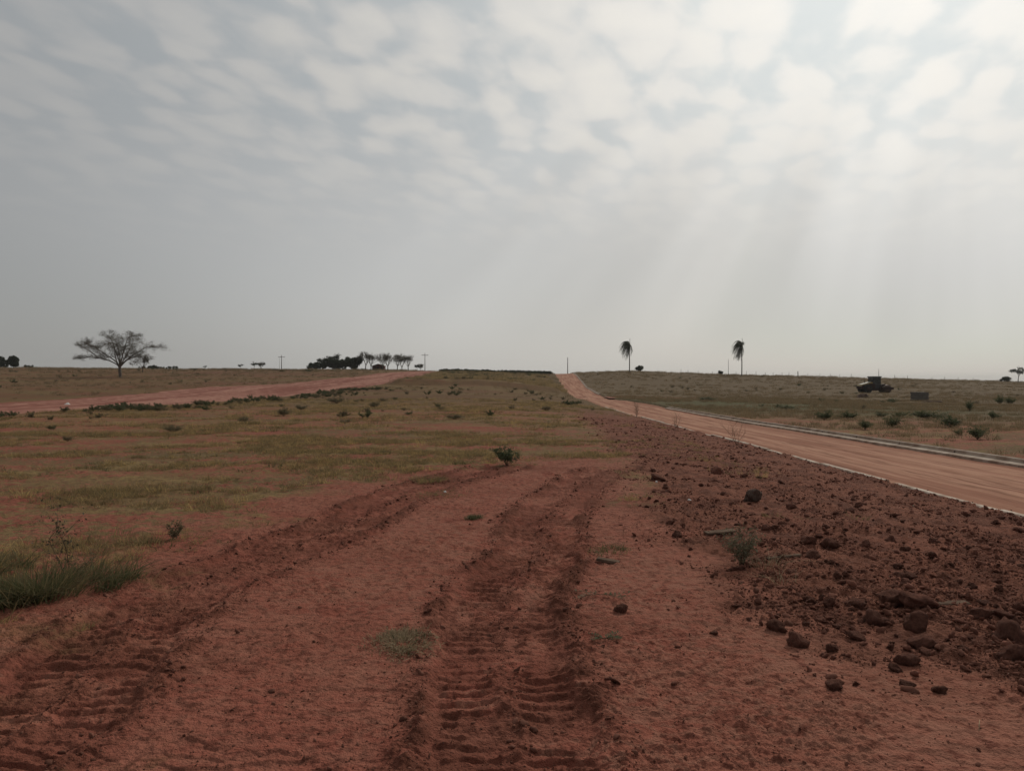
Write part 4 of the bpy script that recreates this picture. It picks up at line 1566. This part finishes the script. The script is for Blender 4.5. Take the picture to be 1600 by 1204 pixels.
def big_tree():
    """wide bare-crowned tree on the left: limbs read off the photograph, depth added"""
    g = random.Random(17)
    X, Y, Z = col_at(187.5, 154)
    Z = float(ground_z(X, Y)[0])
    t = thing('spreading_tree', 'wide spreading tree with thin crown standing alone on the left slope', 'tree', (X, Y, Z), 0, 0.93)
    u = 0.0325
    tr, cr, lf = MB(), MB(), MB()

    def pz(a, b, dy=0.0):
        return Vector(((a - 750) * u, dy, (415 - b) * u))
    limb(tr, [pz(752, 422), pz(751, 390), pz(748, 365), pz(748, 345)], 0.34, 0.27, 9)
    limbs = [
        [pz(748, 352), pz(725, 330, .2), pz(680, 308, .3), pz(640, 296, .5), pz(600, 290, .6), pz(530, 284, .9), pz(485, 292, 1.0)],
        [pz(748, 350), pz(735, 318, -.4), pz(705, 285, -1.2), pz(660, 250, -1.8), pz(610, 215, -2.2), pz(575, 200, -2.6)],
        [pz(748, 350), pz(742, 310, .6), pz(725, 260, 1.4), pz(700, 205, 2.2), pz(672, 165, 2.8)],
        [pz(748, 350), pz(752, 300, -.6), pz(745, 240, -1.5), pz(735, 180, -2.2), pz(720, 148, -3.0)],
        [pz(748, 350), pz(760, 305, .7), pz(775, 255, 1.8), pz(785, 200, 2.8), pz(790, 165, 3.6)],
        [pz(748, 350), pz(768, 310, -.6), pz(795, 262, -1.6), pz(825, 210, -2.5), pz(850, 165, -3.1), pz(885, 150, -3.4)],
        [pz(748, 352), pz(775, 315, .4), pz(820, 270, 1.0), pz(870, 235, 1.4), pz(920, 212, 1.6), pz(985, 221, 1.7)],
        [pz(748, 352), pz(775, 322, -.3), pz(815, 300, -.9), pz(860, 285, -1.2), pz(895, 270, -1.3), pz(925, 292, -1.4)],
        [pz(748, 350), pz(745, 300, 2.0), pz(735, 255, 3.8), pz(720, 220, 5.0)],
        [pz(748, 350), pz(757, 300, -2.0), pz(775, 250, -3.8), pz(795, 215, -5.2)],
        [pz(700, 205, 2.2), pz(660, 185, 2.9), pz(610, 190, 3.2), pz(560, 215, 3.6), pz(515, 212, 3.8)],
        [pz(600, 290, .6), pz(570, 262, .5), pz(530, 232, .4), pz(505, 215, .2)],
    ]
    tips = []
    for i, L_ in enumerate(limbs):
        pts, rad = limb(tr, L_, 0.16 if i < 8 else 0.12, 0.035, 6)
        n = len(pts)
        for k_ in range(int(n * .34), n):
            for _ in range(2 if k_ < n - 3 else 4):
                d = (pts[k_] - pts[max(k_ - 2, 0)]).normalized()
                a = g.uniform(0, 6.28)
                nd = d * .7 + Vector((math.cos(a), math.sin(a), g.uniform(-.05, .55))) * .85
                nd.z *= .55
                branch(cr, tips, g, pts[k_], nd.normalized(), g.uniform(.75, 1.2), rad[k_] * .45, 0, 2, .8, 0.10, .40, (2, 3), .14, 4, .011)
    leaf_cloud(lf, g, tips, 0.13, 2, 0.22, .8)
    tr.build('trunk', M['bark_pale'], t)
    cr.build('crown', M['bark_pale'], t)
    lf.build('foliage', M['leaf_sparse'], t)


big_tree()


def generic_tree(name, label, cat, px, dist, h, seed, style, z=None, group=None, scl=1.0):
    """style: bare, umbrella, dense"""
    g = random.Random(seed)
    X, Y, Z = col_at(px, dist)
    if dist < 275:
        Z = float(ground_z(X, Y)[0])
    t = thing(name, label, cat, (X, Y, Z if z is None else z), 0, 1.0, group)
    tr, cr, lf = MB(), MB(), MB()
    tips = []
    if style == 'bare':
        th = h * .24
        pts, rad = limb(tr, [(0, 0, -.2), (g.gauss(0, .05), 0, th * .5), (g.gauss(0, .1), g.gauss(0, .1), th)], h * .028, h * .02, 7)
        for i in range(6):
            a = 6.28 * i / 6 + g.uniform(-.3, .3)
            d = Vector((math.cos(a) * .7, math.sin(a) * .7, 1)).normalized()
            branch(cr, tips, g, pts[-1 - (i % 3)], d, h * g.uniform(.21, .28), h * .014, 0, 4, .58, .30, .0, (2, 2), .16, 5, .018)
        leaf_cloud(lf, g, tips, 0.17, 1, 0.22)
        tr.build('trunk', M['bark'], t)
        cr.build('crown', M['bark'], t)
        lf.build('foliage', M['leaf_sparse'], t)
    elif style == 'umbrella':
        th = h * .5
        pts, rad = limb(tr, [(0, 0, -.2), (g.gauss(0, .04) * h, 0, th * .5), (g.gauss(0, .05) * h, 0, th)], h * .025, h * .018, 6)
        for i in range(7):
            a = 6.28 * i / 7 + g.uniform(-.3, .3)
            d = Vector((math.cos(a), math.sin(a), .75)).normalized()
            branch(cr, tips, g, pts[-1 - (i % 3)], d, h * g.uniform(.17, .24), h * .010, 0, 2, .7, .18, .35, (1, 2), .12, 4, .012)
        tr.build('trunk', M['bark'], t)
        cr.build('crown', M['bark'], t)
        leaf_cloud(lf, g, tips, h * .065, 11, h * .055, .6)
        lf.build('foliage', M['leaf_dark'], t)
    else:
        w = scl
        th = h * .3
        limb(tr, [(0, 0, -.2), (.05 * h, 0, th), (.02 * h, .02 * h, h * .6)], h * .04, h * .02, 7)
        lobes = []
        for i in range(13):
            a = g.uniform(0, 6.28)
            rr_ = math.sqrt(g.random()) * w
            lobes.append((Vector((math.cos(a) * rr_, math.sin(a) * rr_ * .8, h * g.uniform(.28, .78))), h * g.uniform(.20, .30)))
        lobes.append((Vector((0, 0, h * .6)), h * .3))
        for c, r_ in lobes:
            for _ in range(330):
                v = Vector((g.gauss(0, 1), g.gauss(0, 1), g.gauss(0, 1))).normalized() * r_ * g.uniform(.62, 1.05)
                q = c + v
                if q.z > 0.1:
                    tips.append(q)
            e = c * 0.9
            cr.tube([Vector((.02 * h, 0, th)), (Vector((0, 0, th)) + e) / 2 + Vector((0, 0, .1)), e], [h * .015, h * .011, h * .006], 4, False)
        leaf_cloud(lf, g, tips, h * .10, 1, .05)
        tr.build('trunk', M['bark'], t)
        cr.build('limbs', M['bark'], t)
        lf.build('crown', M['leaf_dark'], t)
    return t


# grove on the left of the middle
G1 = 'trees of the farmyard grove'
for px, dist, h, sc, lab in (
        (491, 262, 2.5, 1.9, 'low dark evergreen bush at the left end of the grove'),
        (503, 266, 2.9, 2.4, 'low dark evergreen tree joined to the left end of the grove'),
        (519, 264, 4.1, 2.6, 'taller dark evergreen left of the middle of the dense clump'),
        (535, 268, 4.2, 2.8, 'dark evergreen in the middle of the dense clump'),
        (553, 264, 4.8, 2.5, 'tallest rounded dark evergreen next to the bare trees')):
    generic_tree('evergreen_tree', lab, 'tree', px, dist, h, int(px), 'dense', None, G1, sc)
for px, dist, h, lab in (
        (571, 262, 7.0, 'tall bare tree right beside the dark evergreens'),
        (580, 266, 6.3, 'bare tree between the tall one and the red house'),
        (598, 258, 6.4, 'bare tree rising over the left part of the red house'),
        (606, 266, 6.6, 'bare tree just right of the red house roof'),
        (621, 258, 6.2, 'thick-twigged bare tree in the middle of the bare row'),
        (628, 264, 5.8, 'bare tree second from the right end of the grove'),
        (638, 262, 6.0, 'slender bare tree at the right end of the grove')):
    generic_tree('bare_tree', lab, 'tree', px, dist, h, int(px), 'bare', None, G1)
generic_tree('umbrella_tree', 'thin emergent tree poking above the left of the evergreen clump', 'tree', 505, 275, 5.3, 31, 'umbrella', None, G1)
generic_tree('umbrella_tree', 'leafy treetop rising just above the middle of the evergreen clump', 'tree', 521, 274, 6.2, 32, 'umbrella', None, G1)
G2 = 'small trees scattered on the left skyline'
generic_tree('umbrella_tree', 'tiny tree alone on the left skyline, right of the spreading tree', 'tree', 321, 276, 1.6, 33, 'umbrella', None, G2)
generic_tree('umbrella_tree', 'small rounded tree on the skyline left of the flat-topped one', 'tree', 376, 270, 2.2, 34, 'umbrella', None, G2)
generic_tree('umbrella_tree', 'small flat-topped tree on the skyline near the utility pole', 'tree', 398, 270, 3.0, 35, 'umbrella', None, G2)
generic_tree('bare_tree', 'small sparse tree right beside the flat-topped one on the skyline', 'tree', 407, 271, 2.9, 36, 'bare', None, G2)
generic_tree('umbrella_tree', 'small bushy tree between the grove and the pole with a crossarm', 'tree', 652, 268, 2.4, 37, 'umbrella', None, G2)
generic_tree('bare_tree', 'small thin tree touching the pole with a crossarm', 'tree', 657, 270, 2.8, 38, 'bare', None, G2)
generic_tree('bare_tree', 'slim young tree under the right side of the spreading tree', 'tree', 223, 190, 4.8, 39, 'bare', None, None)
G3 = 'dark trees at the left edge of the skyline'
generic_tree('evergreen_tree', 'dark tree cut by the left edge of the photo on the skyline', 'tree', 1, 270, 4.6, 41, 'dense', None, G3, 1.4)
generic_tree('evergreen_tree', 'dark twin-topped tree second from the left edge on the skyline', 'tree', 21, 270, 4.6, 42, 'dense', None, G3, 1.5)
generic_tree('evergreen_tree', 'low dark bush on the skyline right of the twin-topped tree', 'tree', 45, 274, 1.4, 43, 'dense', None, G3, 1.3)
G4 = 'far bushes behind the spreading tree'
for px, h, sc, lab in ((226, 1.3, 2.2, 'far bush low on the skyline right below the slim young tree'), (240, 1.7, 1.8, 'highest of the far bushes right of the spreading tree'),
                       (256, 1.2, 1.8, 'far bush in the middle of the low row right of the spreading tree'), (271, 1.3, 1.6, 'far bush at the right end of the low row by the spreading tree')):
    generic_tree('evergreen_bush', lab, 'bush', px, 276, h, int(px), 'dense', None, G4, sc)
generic_tree('umbrella_tree', 'umbrella-crowned tree at the right edge of the skyline', 'tree', 1591, 262, 5.6, 51, 'umbrella')
generic_tree('evergreen_bush', 'low wide dark bush next to the umbrella-crowned tree', 'bush', 1568, 268, 2.0, 52, 'dense', None, None, 2.0)
generic_tree('evergreen_bush', 'small round bush on the skyline right of the first palm', 'bush', 999, 268, 2.3, 53, 'dense', None, None, 1.2)
generic_tree('evergreen_bush', 'tiny dark bush on the skyline left of the second palm', 'bush', 1126, 272, 1.5, 54, 'dense', None, None, .6)


# ------------------------------------------------------------------ palms
def palm(px, dist, h, label, seed, crown_w=1.0):
    g = random.Random(seed)
    X, Y, Z = col_at(px, dist)
    t = thing('palm_tree', label, 'palm tree', (X, Y, Z), 0, 1.0, 'wind-blown palms on the skyline')
    tr, cr, sp = MB(), MB(), MB()
    limb(tr, [(0, 0, -.2), (.03, 0, h * .3), (-.02, 0, h * .55), (.04, 0, h * .80)], .17, .13, 9)
    top = Vector((.04, 0, h * .80))
    tr.tube([top, top + Vector((0, 0, .5))], [.2, .12], 8)
    nf = 52
    for i in range(nf):
        a = 6.28 * i / nf * 2.4 + g.uniform(-.3, .3)
        el = g.uniform(-.9, 1.3)
        d = Vector((math.cos(a) * math.cos(el) * .55 - .30, math.sin(a) * math.cos(el) * .6, math.sin(el)))
        p = top + Vector((0, 0, .3))
        L_ = g.uniform(3.4, 5.0) * crown_w
        pts = [p]
        n = 10
        for k_ in range(n):
            d = (d + Vector((-.13, 0, -.34 * (1 + .6 * k_ / n)))).normalized()
            p = p + d * L_ / n
            pts.append(p)
        cr.tube(pts, [.035 * (1 - .8 * k_ / n) for k_ in range(n + 1)], 3, False)
        for k_ in range(1, n + 1):
            tan = (pts[k_] - pts[k_ - 1]).normalized()
            side = tan.cross(Vector((0, 0, 1)))
            if side.length < .05:
                side = Vector((0, 1, 0))
            side.normalize()
            for s_ in (-1, 1):
                for m_ in range(3):
                    b = pts[k_ - 1].lerp(pts[k_], m_ / 3)
                    ll = 1.0 * (1 - .55 * abs(k_ / n - .45)) * g.uniform(.8, 1.15)
                    e = b + (side * s_ * .55 + tan * .55 + Vector((-.25, 0, -.55 + g.gauss(0, .15)))).normalized() * ll
                    w = tan * .06
                    cr.quad(b - w, b + w, e + w * .4, e - w * .4)
    # unopened spear leaf standing upright
    s0 = top + Vector((.05, 0, .3))
    sp.tube([s0, s0 + Vector((.02, 0, h * .10)), s0 + Vector((.10, 0, h * .19))], [.07, .06, .015], 5)
    for k_ in range(8):
        b = s0 + Vector((.05, 0, h * .19 * (.4 + .07 * k_)))
        sp.quad(b, b + Vector((0, 0, .06)), b + Vector((-.16 + .05 * (k_ % 3), .1 * (k_ % 2), .26)), b + Vector((-.17 + .05 * (k_ % 3), .1 * (k_ % 2), .22)))
    tr.build('trunk', M['palm_bark'], t)
    cr.build('crown', M['palm_leaf'], t)
    sp.build('spear_leaf', M['palm_leaf'], t)


palm(983.5, 240, 10.6, 'wind-swept palm beside the small round bush on the skyline', 3)
palm(1159, 240, 11.8, 'taller wind-swept palm right of the first, near a thin mast', 8, 1.05)


# ------------------------------------------------------------------ poles, posts
def pole(px, dist, h, label, arm=True, name='utility_pole', r=.13):
    X, Y, Z = col_at(px, dist)
    t = thing(name, label, 'pole', (X, Y, Z))
    mb = MB()
    mb.tube([(0, 0, -.3), (0, 0, h * .5), (0, 0, h)], [r, r * .85, r * .65], 8)
    mb.build('post', M['pole'], t)
    if arm:
        mb = MB()
        mb.box((-1.1, -.06, h - .75), (1.1, .06, h - .62), .01)
        mb.build('crossarm', M['post'], t)
        for xx in (-.95, -.3, .95):
            mb = MB()
            mb.tube([(xx, 0, h - .62), (xx, 0, h - .5), (xx, 0, h - .40)], [.05, .07, .03], 6)
            mb.build('insulator', M['pole'], t)
    return t


pole(664, 258, 6.0, 'utility pole with crossarm right of the bare grove')
pole(440, 262, 5.0, 'utility pole with small crossarm on the skyline left of the grove')
pole(437, 268, 4.4, 'thin mast touching the utility pole left of the grove', False, 'mast', .05)
pole(887, 262, 5.4, 'plain pole on the skyline at the end of the road', False, 'utility_pole', .16)
pole(1138, 262, 5.4, 'thin pale mast left of the taller palm', False, 'mast', .08)
pole(1373, 262, 3.4, 'thin mast on the skyline behind the roller', False, 'mast', .09)


def post(px, dist, h, label, r=.08, group='fence posts along the right skyline'):
    X, Y, Z = col_at(px, dist)
    mb = MB()
    mb.tube([(0, 0, -.3), (.01, 0, h * .6), (.02, 0, h), (.02, 0, h + .05)], [r, r, r * .9, r * .4], 7)
    tag(mb.build('fence_post', M['post'], loc=(X, Y, Z), rot=(random.uniform(-.05, .05), random.uniform(-.06, .06), 0)), label, 'fence post', group)


post(1247, 250, 1.9, 'dark stout fence post standing out on the right skyline', .13)
for px in (1064, 1075, 1091, 1113, 1150, 1166, 1181, 1196, 1208, 1222, 1233, 1262, 1281, 1297, 1312, 1330, 1398, 1418, 1456, 1476, 1497, 1520):
    post(px, 268, random.uniform(1.0, 1.5), 'thin grey fence post among its alikes along the right skyline', .06)


# ------------------------------------------------------------------ red house in the grove
def house():
    X, Y, Z = col_at(592, 270)
    Z = float(ground_z(X, Y)[0])
    t = thing('red_house', 'small red house half hidden behind the bare trees', 'house', (X, Y, Z), 0, 0.8)
    wall = mat_simple('red_render', (0.085, 0.034, 0.028), (0.12, 0.045, 0.036), 2, .9)
    roof = mat_simple('roof_tile', (0.09, 0.045, 0.036), (0.12, 0.060, 0.046), 3, .9, bump=.4)
    dark = mat_simple('dark_opening', (0.02, 0.018, 0.016), (0.03, 0.026, 0.024), 3, .6)
    mb = MB()
    mb.prism([(-2.6, -.3), (2.6, -.3), (2.6, 1.9), (0, 2.75), (-2.6, 1.9)], -2, 2)
    mb.build('wall', wall, t, False)
    mb = MB()
    for s_ in (-1, 1):
        mb.prism([(s_ * 2.9, 1.83), (0, 2.78), (0, 2.92), (s_ * 2.9, 1.97)][::s_], -2.3, 2.3)
    mb.build('roof', roof, t, False)
    d = MB()
    d.box((-.5, -2.06, 0), (.4, -2.003, 1.7))
    d.build('door', dark, t, False)
    for xx in (-1.8, 1.1):
        d = MB()
        d.box((xx, -2.05, .8), (xx + .8, -2.003, 1.5))
        d.build('window', dark, t, False)


house()


# ------------------------------------------------------------------ road roller
def roller():
    X, Y = at(1365, 613.5)
    Y = min(max(Y, 120), 150)
    X = (1365 - 800) / F * Y
    Z = float(ground_z(X, Y)[0])
    t = thing('road_roller', 'dark road roller with cab parked in the field beyond the road', 'road roller', (X, Y, Z), 0.12, Y / 144 * 1.0)
    hood = mat_simple('dusty_yellow_paint', (0.30, 0.20, 0.06), (0.38, 0.27, 0.10), 2, .45, spec=.5)
    frame = mat_simple('dark_machine_paint', (0.030, 0.028, 0.032), (0.045, 0.040, 0.042), 3, .5, spec=.4)
    brown = mat_simple('rusty_frame', (0.040, 0.024, 0.022), (0.060, 0.034, 0.030), 3, .7)
    rub_ = mat_simple('tyre_rubber', (0.022, 0.021, 0.021), (0.035, 0.032, 0.03), 6, .9)
    steel = mat_simple('drum_steel', (0.12, 0.085, 0.07), (0.17, 0.12, 0.10), 3, .5, .6)
    pale = mat_simple('pale_lit_top', (0.50, 0.48, 0.42), (0.58, 0.56, 0.5), 3, .5)  # light edge of the hood; its lit top is painted in as pale colour
    glass, k, b = new_mat('cab_glass')
    k.put(b.inputs['Base Color'], (0.03, 0.035, 0.04, 1))
    b.inputs['Roughness'].default_value = .25
    b.inputs['Specular IOR Level'].default_value = .5
    mo = glass.node_tree.nodes['Material Output']
    tr_, mx_ = k.new('ShaderNodeBsdfTransparent'), k.new('ShaderNodeMixShader')
    mx_.inputs[0].default_value = 0.55
    k.l.new(tr_.outputs[0], mx_.inputs[1])
    k.l.new(b.outputs[0], mx_.inputs[2])
    k.l.new(mx_.outputs[0], mo.inputs[0])
    # engine end on the left (-x), drum on the right (+x)
    body = MB()
    body.prism([(-2.9, .75), (-.2, .75), (-.2, 1.75), (-1.0, 1.78), (-2.6, 1.45), (-2.95, 1.2)], -.85, .85)
    body.prism([(-1.2, .42), (1.0, .42), (1.25, .62), (1.25, 1.2), (-1.2, 1.2)], -.62, .62)
    body.build('chassis', brown, t, False)
    hd = MB()
    hd.prism([(-2.85, 1.25), (-1.0, 1.72), (-.55, 1.80), (-.55, 2.02), (-1.0, 1.98), (-2.75, 1.52)], -.72, .72)
    h_ = hd.build('hood', hood, t, False)
    gr = MB()
    for i in range(6):
        gr.box((-2.915, -.55 + .19 * i, .95), (-2.86, -.43 + .19 * i, 1.2))
    gr.build('grille', frame, h_, False)
    pl = MB()
    pl.prism([(-2.7, 1.555), (-.8, 2.03), (-.8, 2.07), (-2.7, 1.60)], -.5, .5)
    pl.build('hood_lit_strip', pale, h_, False)
    cab = MB()
    for xx in (-.62, .86):
        for yy_ in (-.78, .70):
            cab.box((xx, yy_, 1.0), (xx + .10, yy_ + .10, 2.95), .01)
    cab.box((-.62, -.80, .85), (.97, .82, 1.62), .04)
    cb = cab.build('cab', frame, t, False)
    rf = MB()
    rf.box((-.76, -.9, 2.93), (1.10, .9, 3.10), .05)
    rf.build('roof', frame, cb, False)
    for lo, hi in (((-.52, -.77, 1.63), (.86, -.745, 2.92)), ((-.52, .745, 1.63), (.86, .77, 2.92)), ((.90, -.68, 1.63), (.93, .70, 2.92)), ((-.60, -.68, 1.63), (-.575, .70, 2.92))):
        w = MB()
        w.box(lo, hi)
        w.build('window', glass, cb, False)
    st = MB()
    st.box((-.3, -.25, 1.62), (.2, .25, 1.75), .03)
    st.box((-.35, -.25, 1.75), (-.22, .25, 2.3), .03)
    st.build('driver_seat', rub_, cb, False)
    ex = MB()
    ex.tube([(-1.5, .5, 1.85), (-1.5, .5, 2.35), (-1.58, .5, 2.45)], .05, 8)
    ex.build('exhaust', frame, t)
    # articulated front frame and drum
    fr = MB()
    for s_ in (-1, 1):
        y_ = s_ * 1.12
        fr.prism([(.9, .62), (3.25, .62), (3.35, .78), (3.25, 1.02), (2.2, 1.15), (.9, 1.02)], y_ - .07, y_ + .07)
    fr.prism([(.75, .62), (1.15, .62), (1.15, 1.35), (.75, 1.35)], -1.05, 1.05)
    fr.prism([(3.12, .66), (3.30, .70), (3.30, .98), (3.12, 1.0)], -1.05, 1.05)
    ff = fr.build('drum_frame', brown, t, False)
    tp = MB()
    tp.prism([(1.15, 1.05), (1.6, 1.62), (2.15, 1.68), (2.75, 1.38), (3.2, 1.02), (2.2, 1.16)], -.35, .35)
    tp.build('vibration_cover', brown, ff, False)
    dr = MB()
    dr.cyl((2.25, 0, .76), (0, 1, 0), .76, 1.02, 36, .03)
    dr.build('drum', steel, t)
    for s_ in (-1, 1):
        w = MB()
        w.cyl((-1.75, s_ * .98, .78), (0, 1, 0), .78, .27, 28, .10)
        for i in range(20):
            a = 6.283 * i / 20
            c = Vector((-1.75 + .77 * math.cos(a), s_ * .98, .78 + .77 * math.sin(a)))
            w.box((-.05, -.24, -.035), (.05, .24, .035), 0, Matrix.Translation(c) @ Matrix.Rotation(-a + math.pi / 2, 4, 'Y'))
        wo_ = w.build('wheel', rub_, t)
        rm = MB()
        rm.cyl((-1.75, s_ * 1.0, .78), (0, 1, 0), .40, .275, 20, .04)
        rm.cyl((-1.75, s_ * 1.02, .78), (0, 1, 0), .14, .30, 12)
        rm.build('rim', brown, wo_)
    sp = MB()
    for i in range(3):
        sp.box((-.35, -.98, .45 + .28 * i), (.15, -.80, .49 + .28 * i))
    sp.build('step', frame, t, False)
    hr = MB()
    hr.tube([(.5, -.88, 1.2), (.5, -.95, 1.3), (.5, -.95, 2.4), (.5, -.86, 2.5)], .02, 6)
    hr.build('handrail', frame, cb)


roller()


# dark heap in front of the roller, grey block stack beside it, mound at the junction
def block_stack():
    X, Y = at(1437, 626)
    Z = float(ground_z(X, Y)[0])
    s_ = 21 * Y / F
    t = thing('block_stack', 'grey square stack of concrete blocks in the grass right of the roller', 'block stack', (X, Y, Z), .15)
    g = random.Random(2)
    nx, nz = 6, 5
    bw, bh = s_ / nx, s_ * .66 / nz
    for k_ in range(nz):
        for i in range(nx):
            mb = MB()
            xo = -s_ / 2 + i * bw + (bw * .25 if k_ % 2 else -bw * .2) * .5
            mb.box((xo + .01, -s_ * .35 + g.uniform(-.03, .03), k_ * bh + (.0 if k_ else -.1)), (xo + bw - .01, s_ * .35 + g.uniform(-.03, .03), (k_ + 1) * bh - .008), .015)
            mb.build('block', M['grey'], t, False)


block_stack()


def mound(px, py, w, h, label, mat, seed):
    X, Y = at(px, py)
    Z = float(ground_z(X, Y)[0])
    me = clod_mesh(seed, .55, 4)
    s_ = w * Y / F
    o = link('soil_mound', me, mat, loc=(X, Y, Z + .02), scl=(s_, s_ * .7, h * Y / F * 1.4))
    tag(o, label, 'mound')


mound(905, 618, 26, 6, 'low mound of dark red soil on the road where the side street branches off', M['clod'], 91)
mound(1352, 621, 26, 12, 'dark low heap in front of the engine end of the roller', M['clod_grey'], 92)
mound(1463, 628, 34, 5, 'low dark ridge of soil at the foot of the block stack', M['clod_grey'], 93)

# shrubs in the field beyond the road and in the left field
SH = [shrub_meshes(500 + i, 1.0, .8, 24, .085, 6, .010) for i in range(4)]
for a_, b_ in SH:
    a_.materials.append(M['stalk'])
    b_.materials.append(M['leaf_green'])
SO = [shrub_meshes(520 + i, 1.0, .8, 24, .085, 5, .010) for i in range(4)]
for a_, b_ in SO:
    a_.materials.append(M['stalk'])
    b_.materials.append(M['leaf_olive'])
srg = random.Random(9)
RS = [
    (1288, 656, 22, 16, 'dense green shrub close behind the far kerb, left of a row of shrubs'),
    (1325, 655, 24, 14, 'broad low shrub in the row behind the far kerb, below the roller'),
    (1352, 671, 24, 18, 'shrub nearest the far kerb, below the roller'),
    (1395, 668, 26, 20, 'bushy shrub behind the far kerb halfway to the right edge'),
    (1378, 652, 18, 10, 'small shrub standing between two bushy ones beyond the road'),
    (1408, 652, 16, 10, 'small round shrub below the gap between roller and block stack'),
    (1452, 655, 44, 16, 'wide dark green shrub below the block stack'),
    (1485, 668, 34, 20, 'dark green shrub just right of and nearer than the wide one'),
    (1498, 680, 14, 10, 'little shrub at the foot of a dark green one near the far kerb'),
    (1528, 686, 36, 22, 'large shrub near the far kerb toward the right edge'),
    (1553, 655, 18, 14, 'shrub on its own in the grass below the low wide bush'),
    (1515, 642, 12, 18, 'thin upright shrub in the grass right of the wide dark one'),
    (1562, 632, 14, 16, 'upright brownish shrub farther up the field near the right edge'),
    (1578, 632, 14, 14, 'low brownish shrub beside an upright one near the right edge'),
    (1394, 630, 18, 9, 'small far shrub right below the roller drum'),
    (1230, 640, 26, 8, 'low far shrub in the green strip beyond the road'),
    (1105, 626, 30, 7, 'low far shrub where the green strip meets the brown slope'),
]
for i, (px, py, w, h, lab) in enumerate(RS):
    X, Y = at(px, py)
    Z = float(ground_z(X, Y)[0])
    sw, sh_ = w * Y / F / 1.35, h * Y / F / 1.05
    a_, b_ = SH[i % 4]
    put_plant('shrub', (a_, b_), (None, None), lab, 'shrub', (X, Y, Z), srg.uniform(0, 6), (sw, sw * .9, sh_), 'shrubs in the field beyond the road')
LS = [
    (270, 676, 30, 16, 'dark shrub in the left field below the gap in the weed belt'),
    (105, 690, 18, 12, 'small dark tuft in the left field under the spreading tree'),
    (443, 650, 24, 18, 'tall green shrub in the left field right of the weed belt'),
    (585, 637, 20, 13, 'dark shrub alone in the middle of the left field'),
    (538, 662, 26, 10, 'low wide shrub in the left field, nearer than the lone dark one'),
    (470, 640, 26, 10, 'low shrub right behind a tall green one in the left field'),
    (526, 630, 34, 14, 'broad pale shrub close to the near edge of the red track'),
    (710, 655, 36, 10, 'wide flat shrub in the middle of the field toward the terrace'),
    (690, 640, 14, 7, 'small dark shrub left of and beyond a wide flat one'),
    (855, 642, 18, 12, 'small shrub near the head of the rubble strip'),
    (800, 640, 12, 10, 'tiny upright shrub in mid field below the terrace edge'),
    (380, 660, 26, 12, 'green shrub in front of the weed belt'),
]
for i, (px, py, w, h, lab) in enumerate(LS):
    X, Y = at(px, py)
    Z = float(ground_z(X, Y)[0])
    sw, sh_ = w * Y / F / 1.5, h * Y / F / 1.3
    a_, b_ = SO[(i + 1) % 4]
    put_plant('shrub', (a_, b_), (None, None), lab, 'shrub', (X, Y, Z), srg.uniform(0, 6), (sw, sw * .9, sh_), 'shrubs dotted over the left field')


# ------------------------------------------------------------------ thin dusty air
def haze():
    mb = MB()
    mb.box((-6400, -6400, -90), (6400, 6400, 26))
    m = bpy.data.materials.new('dusty_air')
    m.use_nodes = True
    t = m.node_tree
    t.nodes.clear()
    out = t.nodes.new('ShaderNodeOutputMaterial')
    v = t.nodes.new('ShaderNodeVolumePrincipled')
    v.inputs['Color'].default_value = (0.92, 0.92, 0.90, 1)
    v.inputs['Density'].default_value = 0.00013
    v.inputs['Anisotropy'].default_value = 0.25
    t.links.new(v.outputs[0], out.inputs['Volume'])
    o = mb.build('haze', m, None, False)
    kind(o, 'stuff', 'thin dusty air over the fields')


haze()
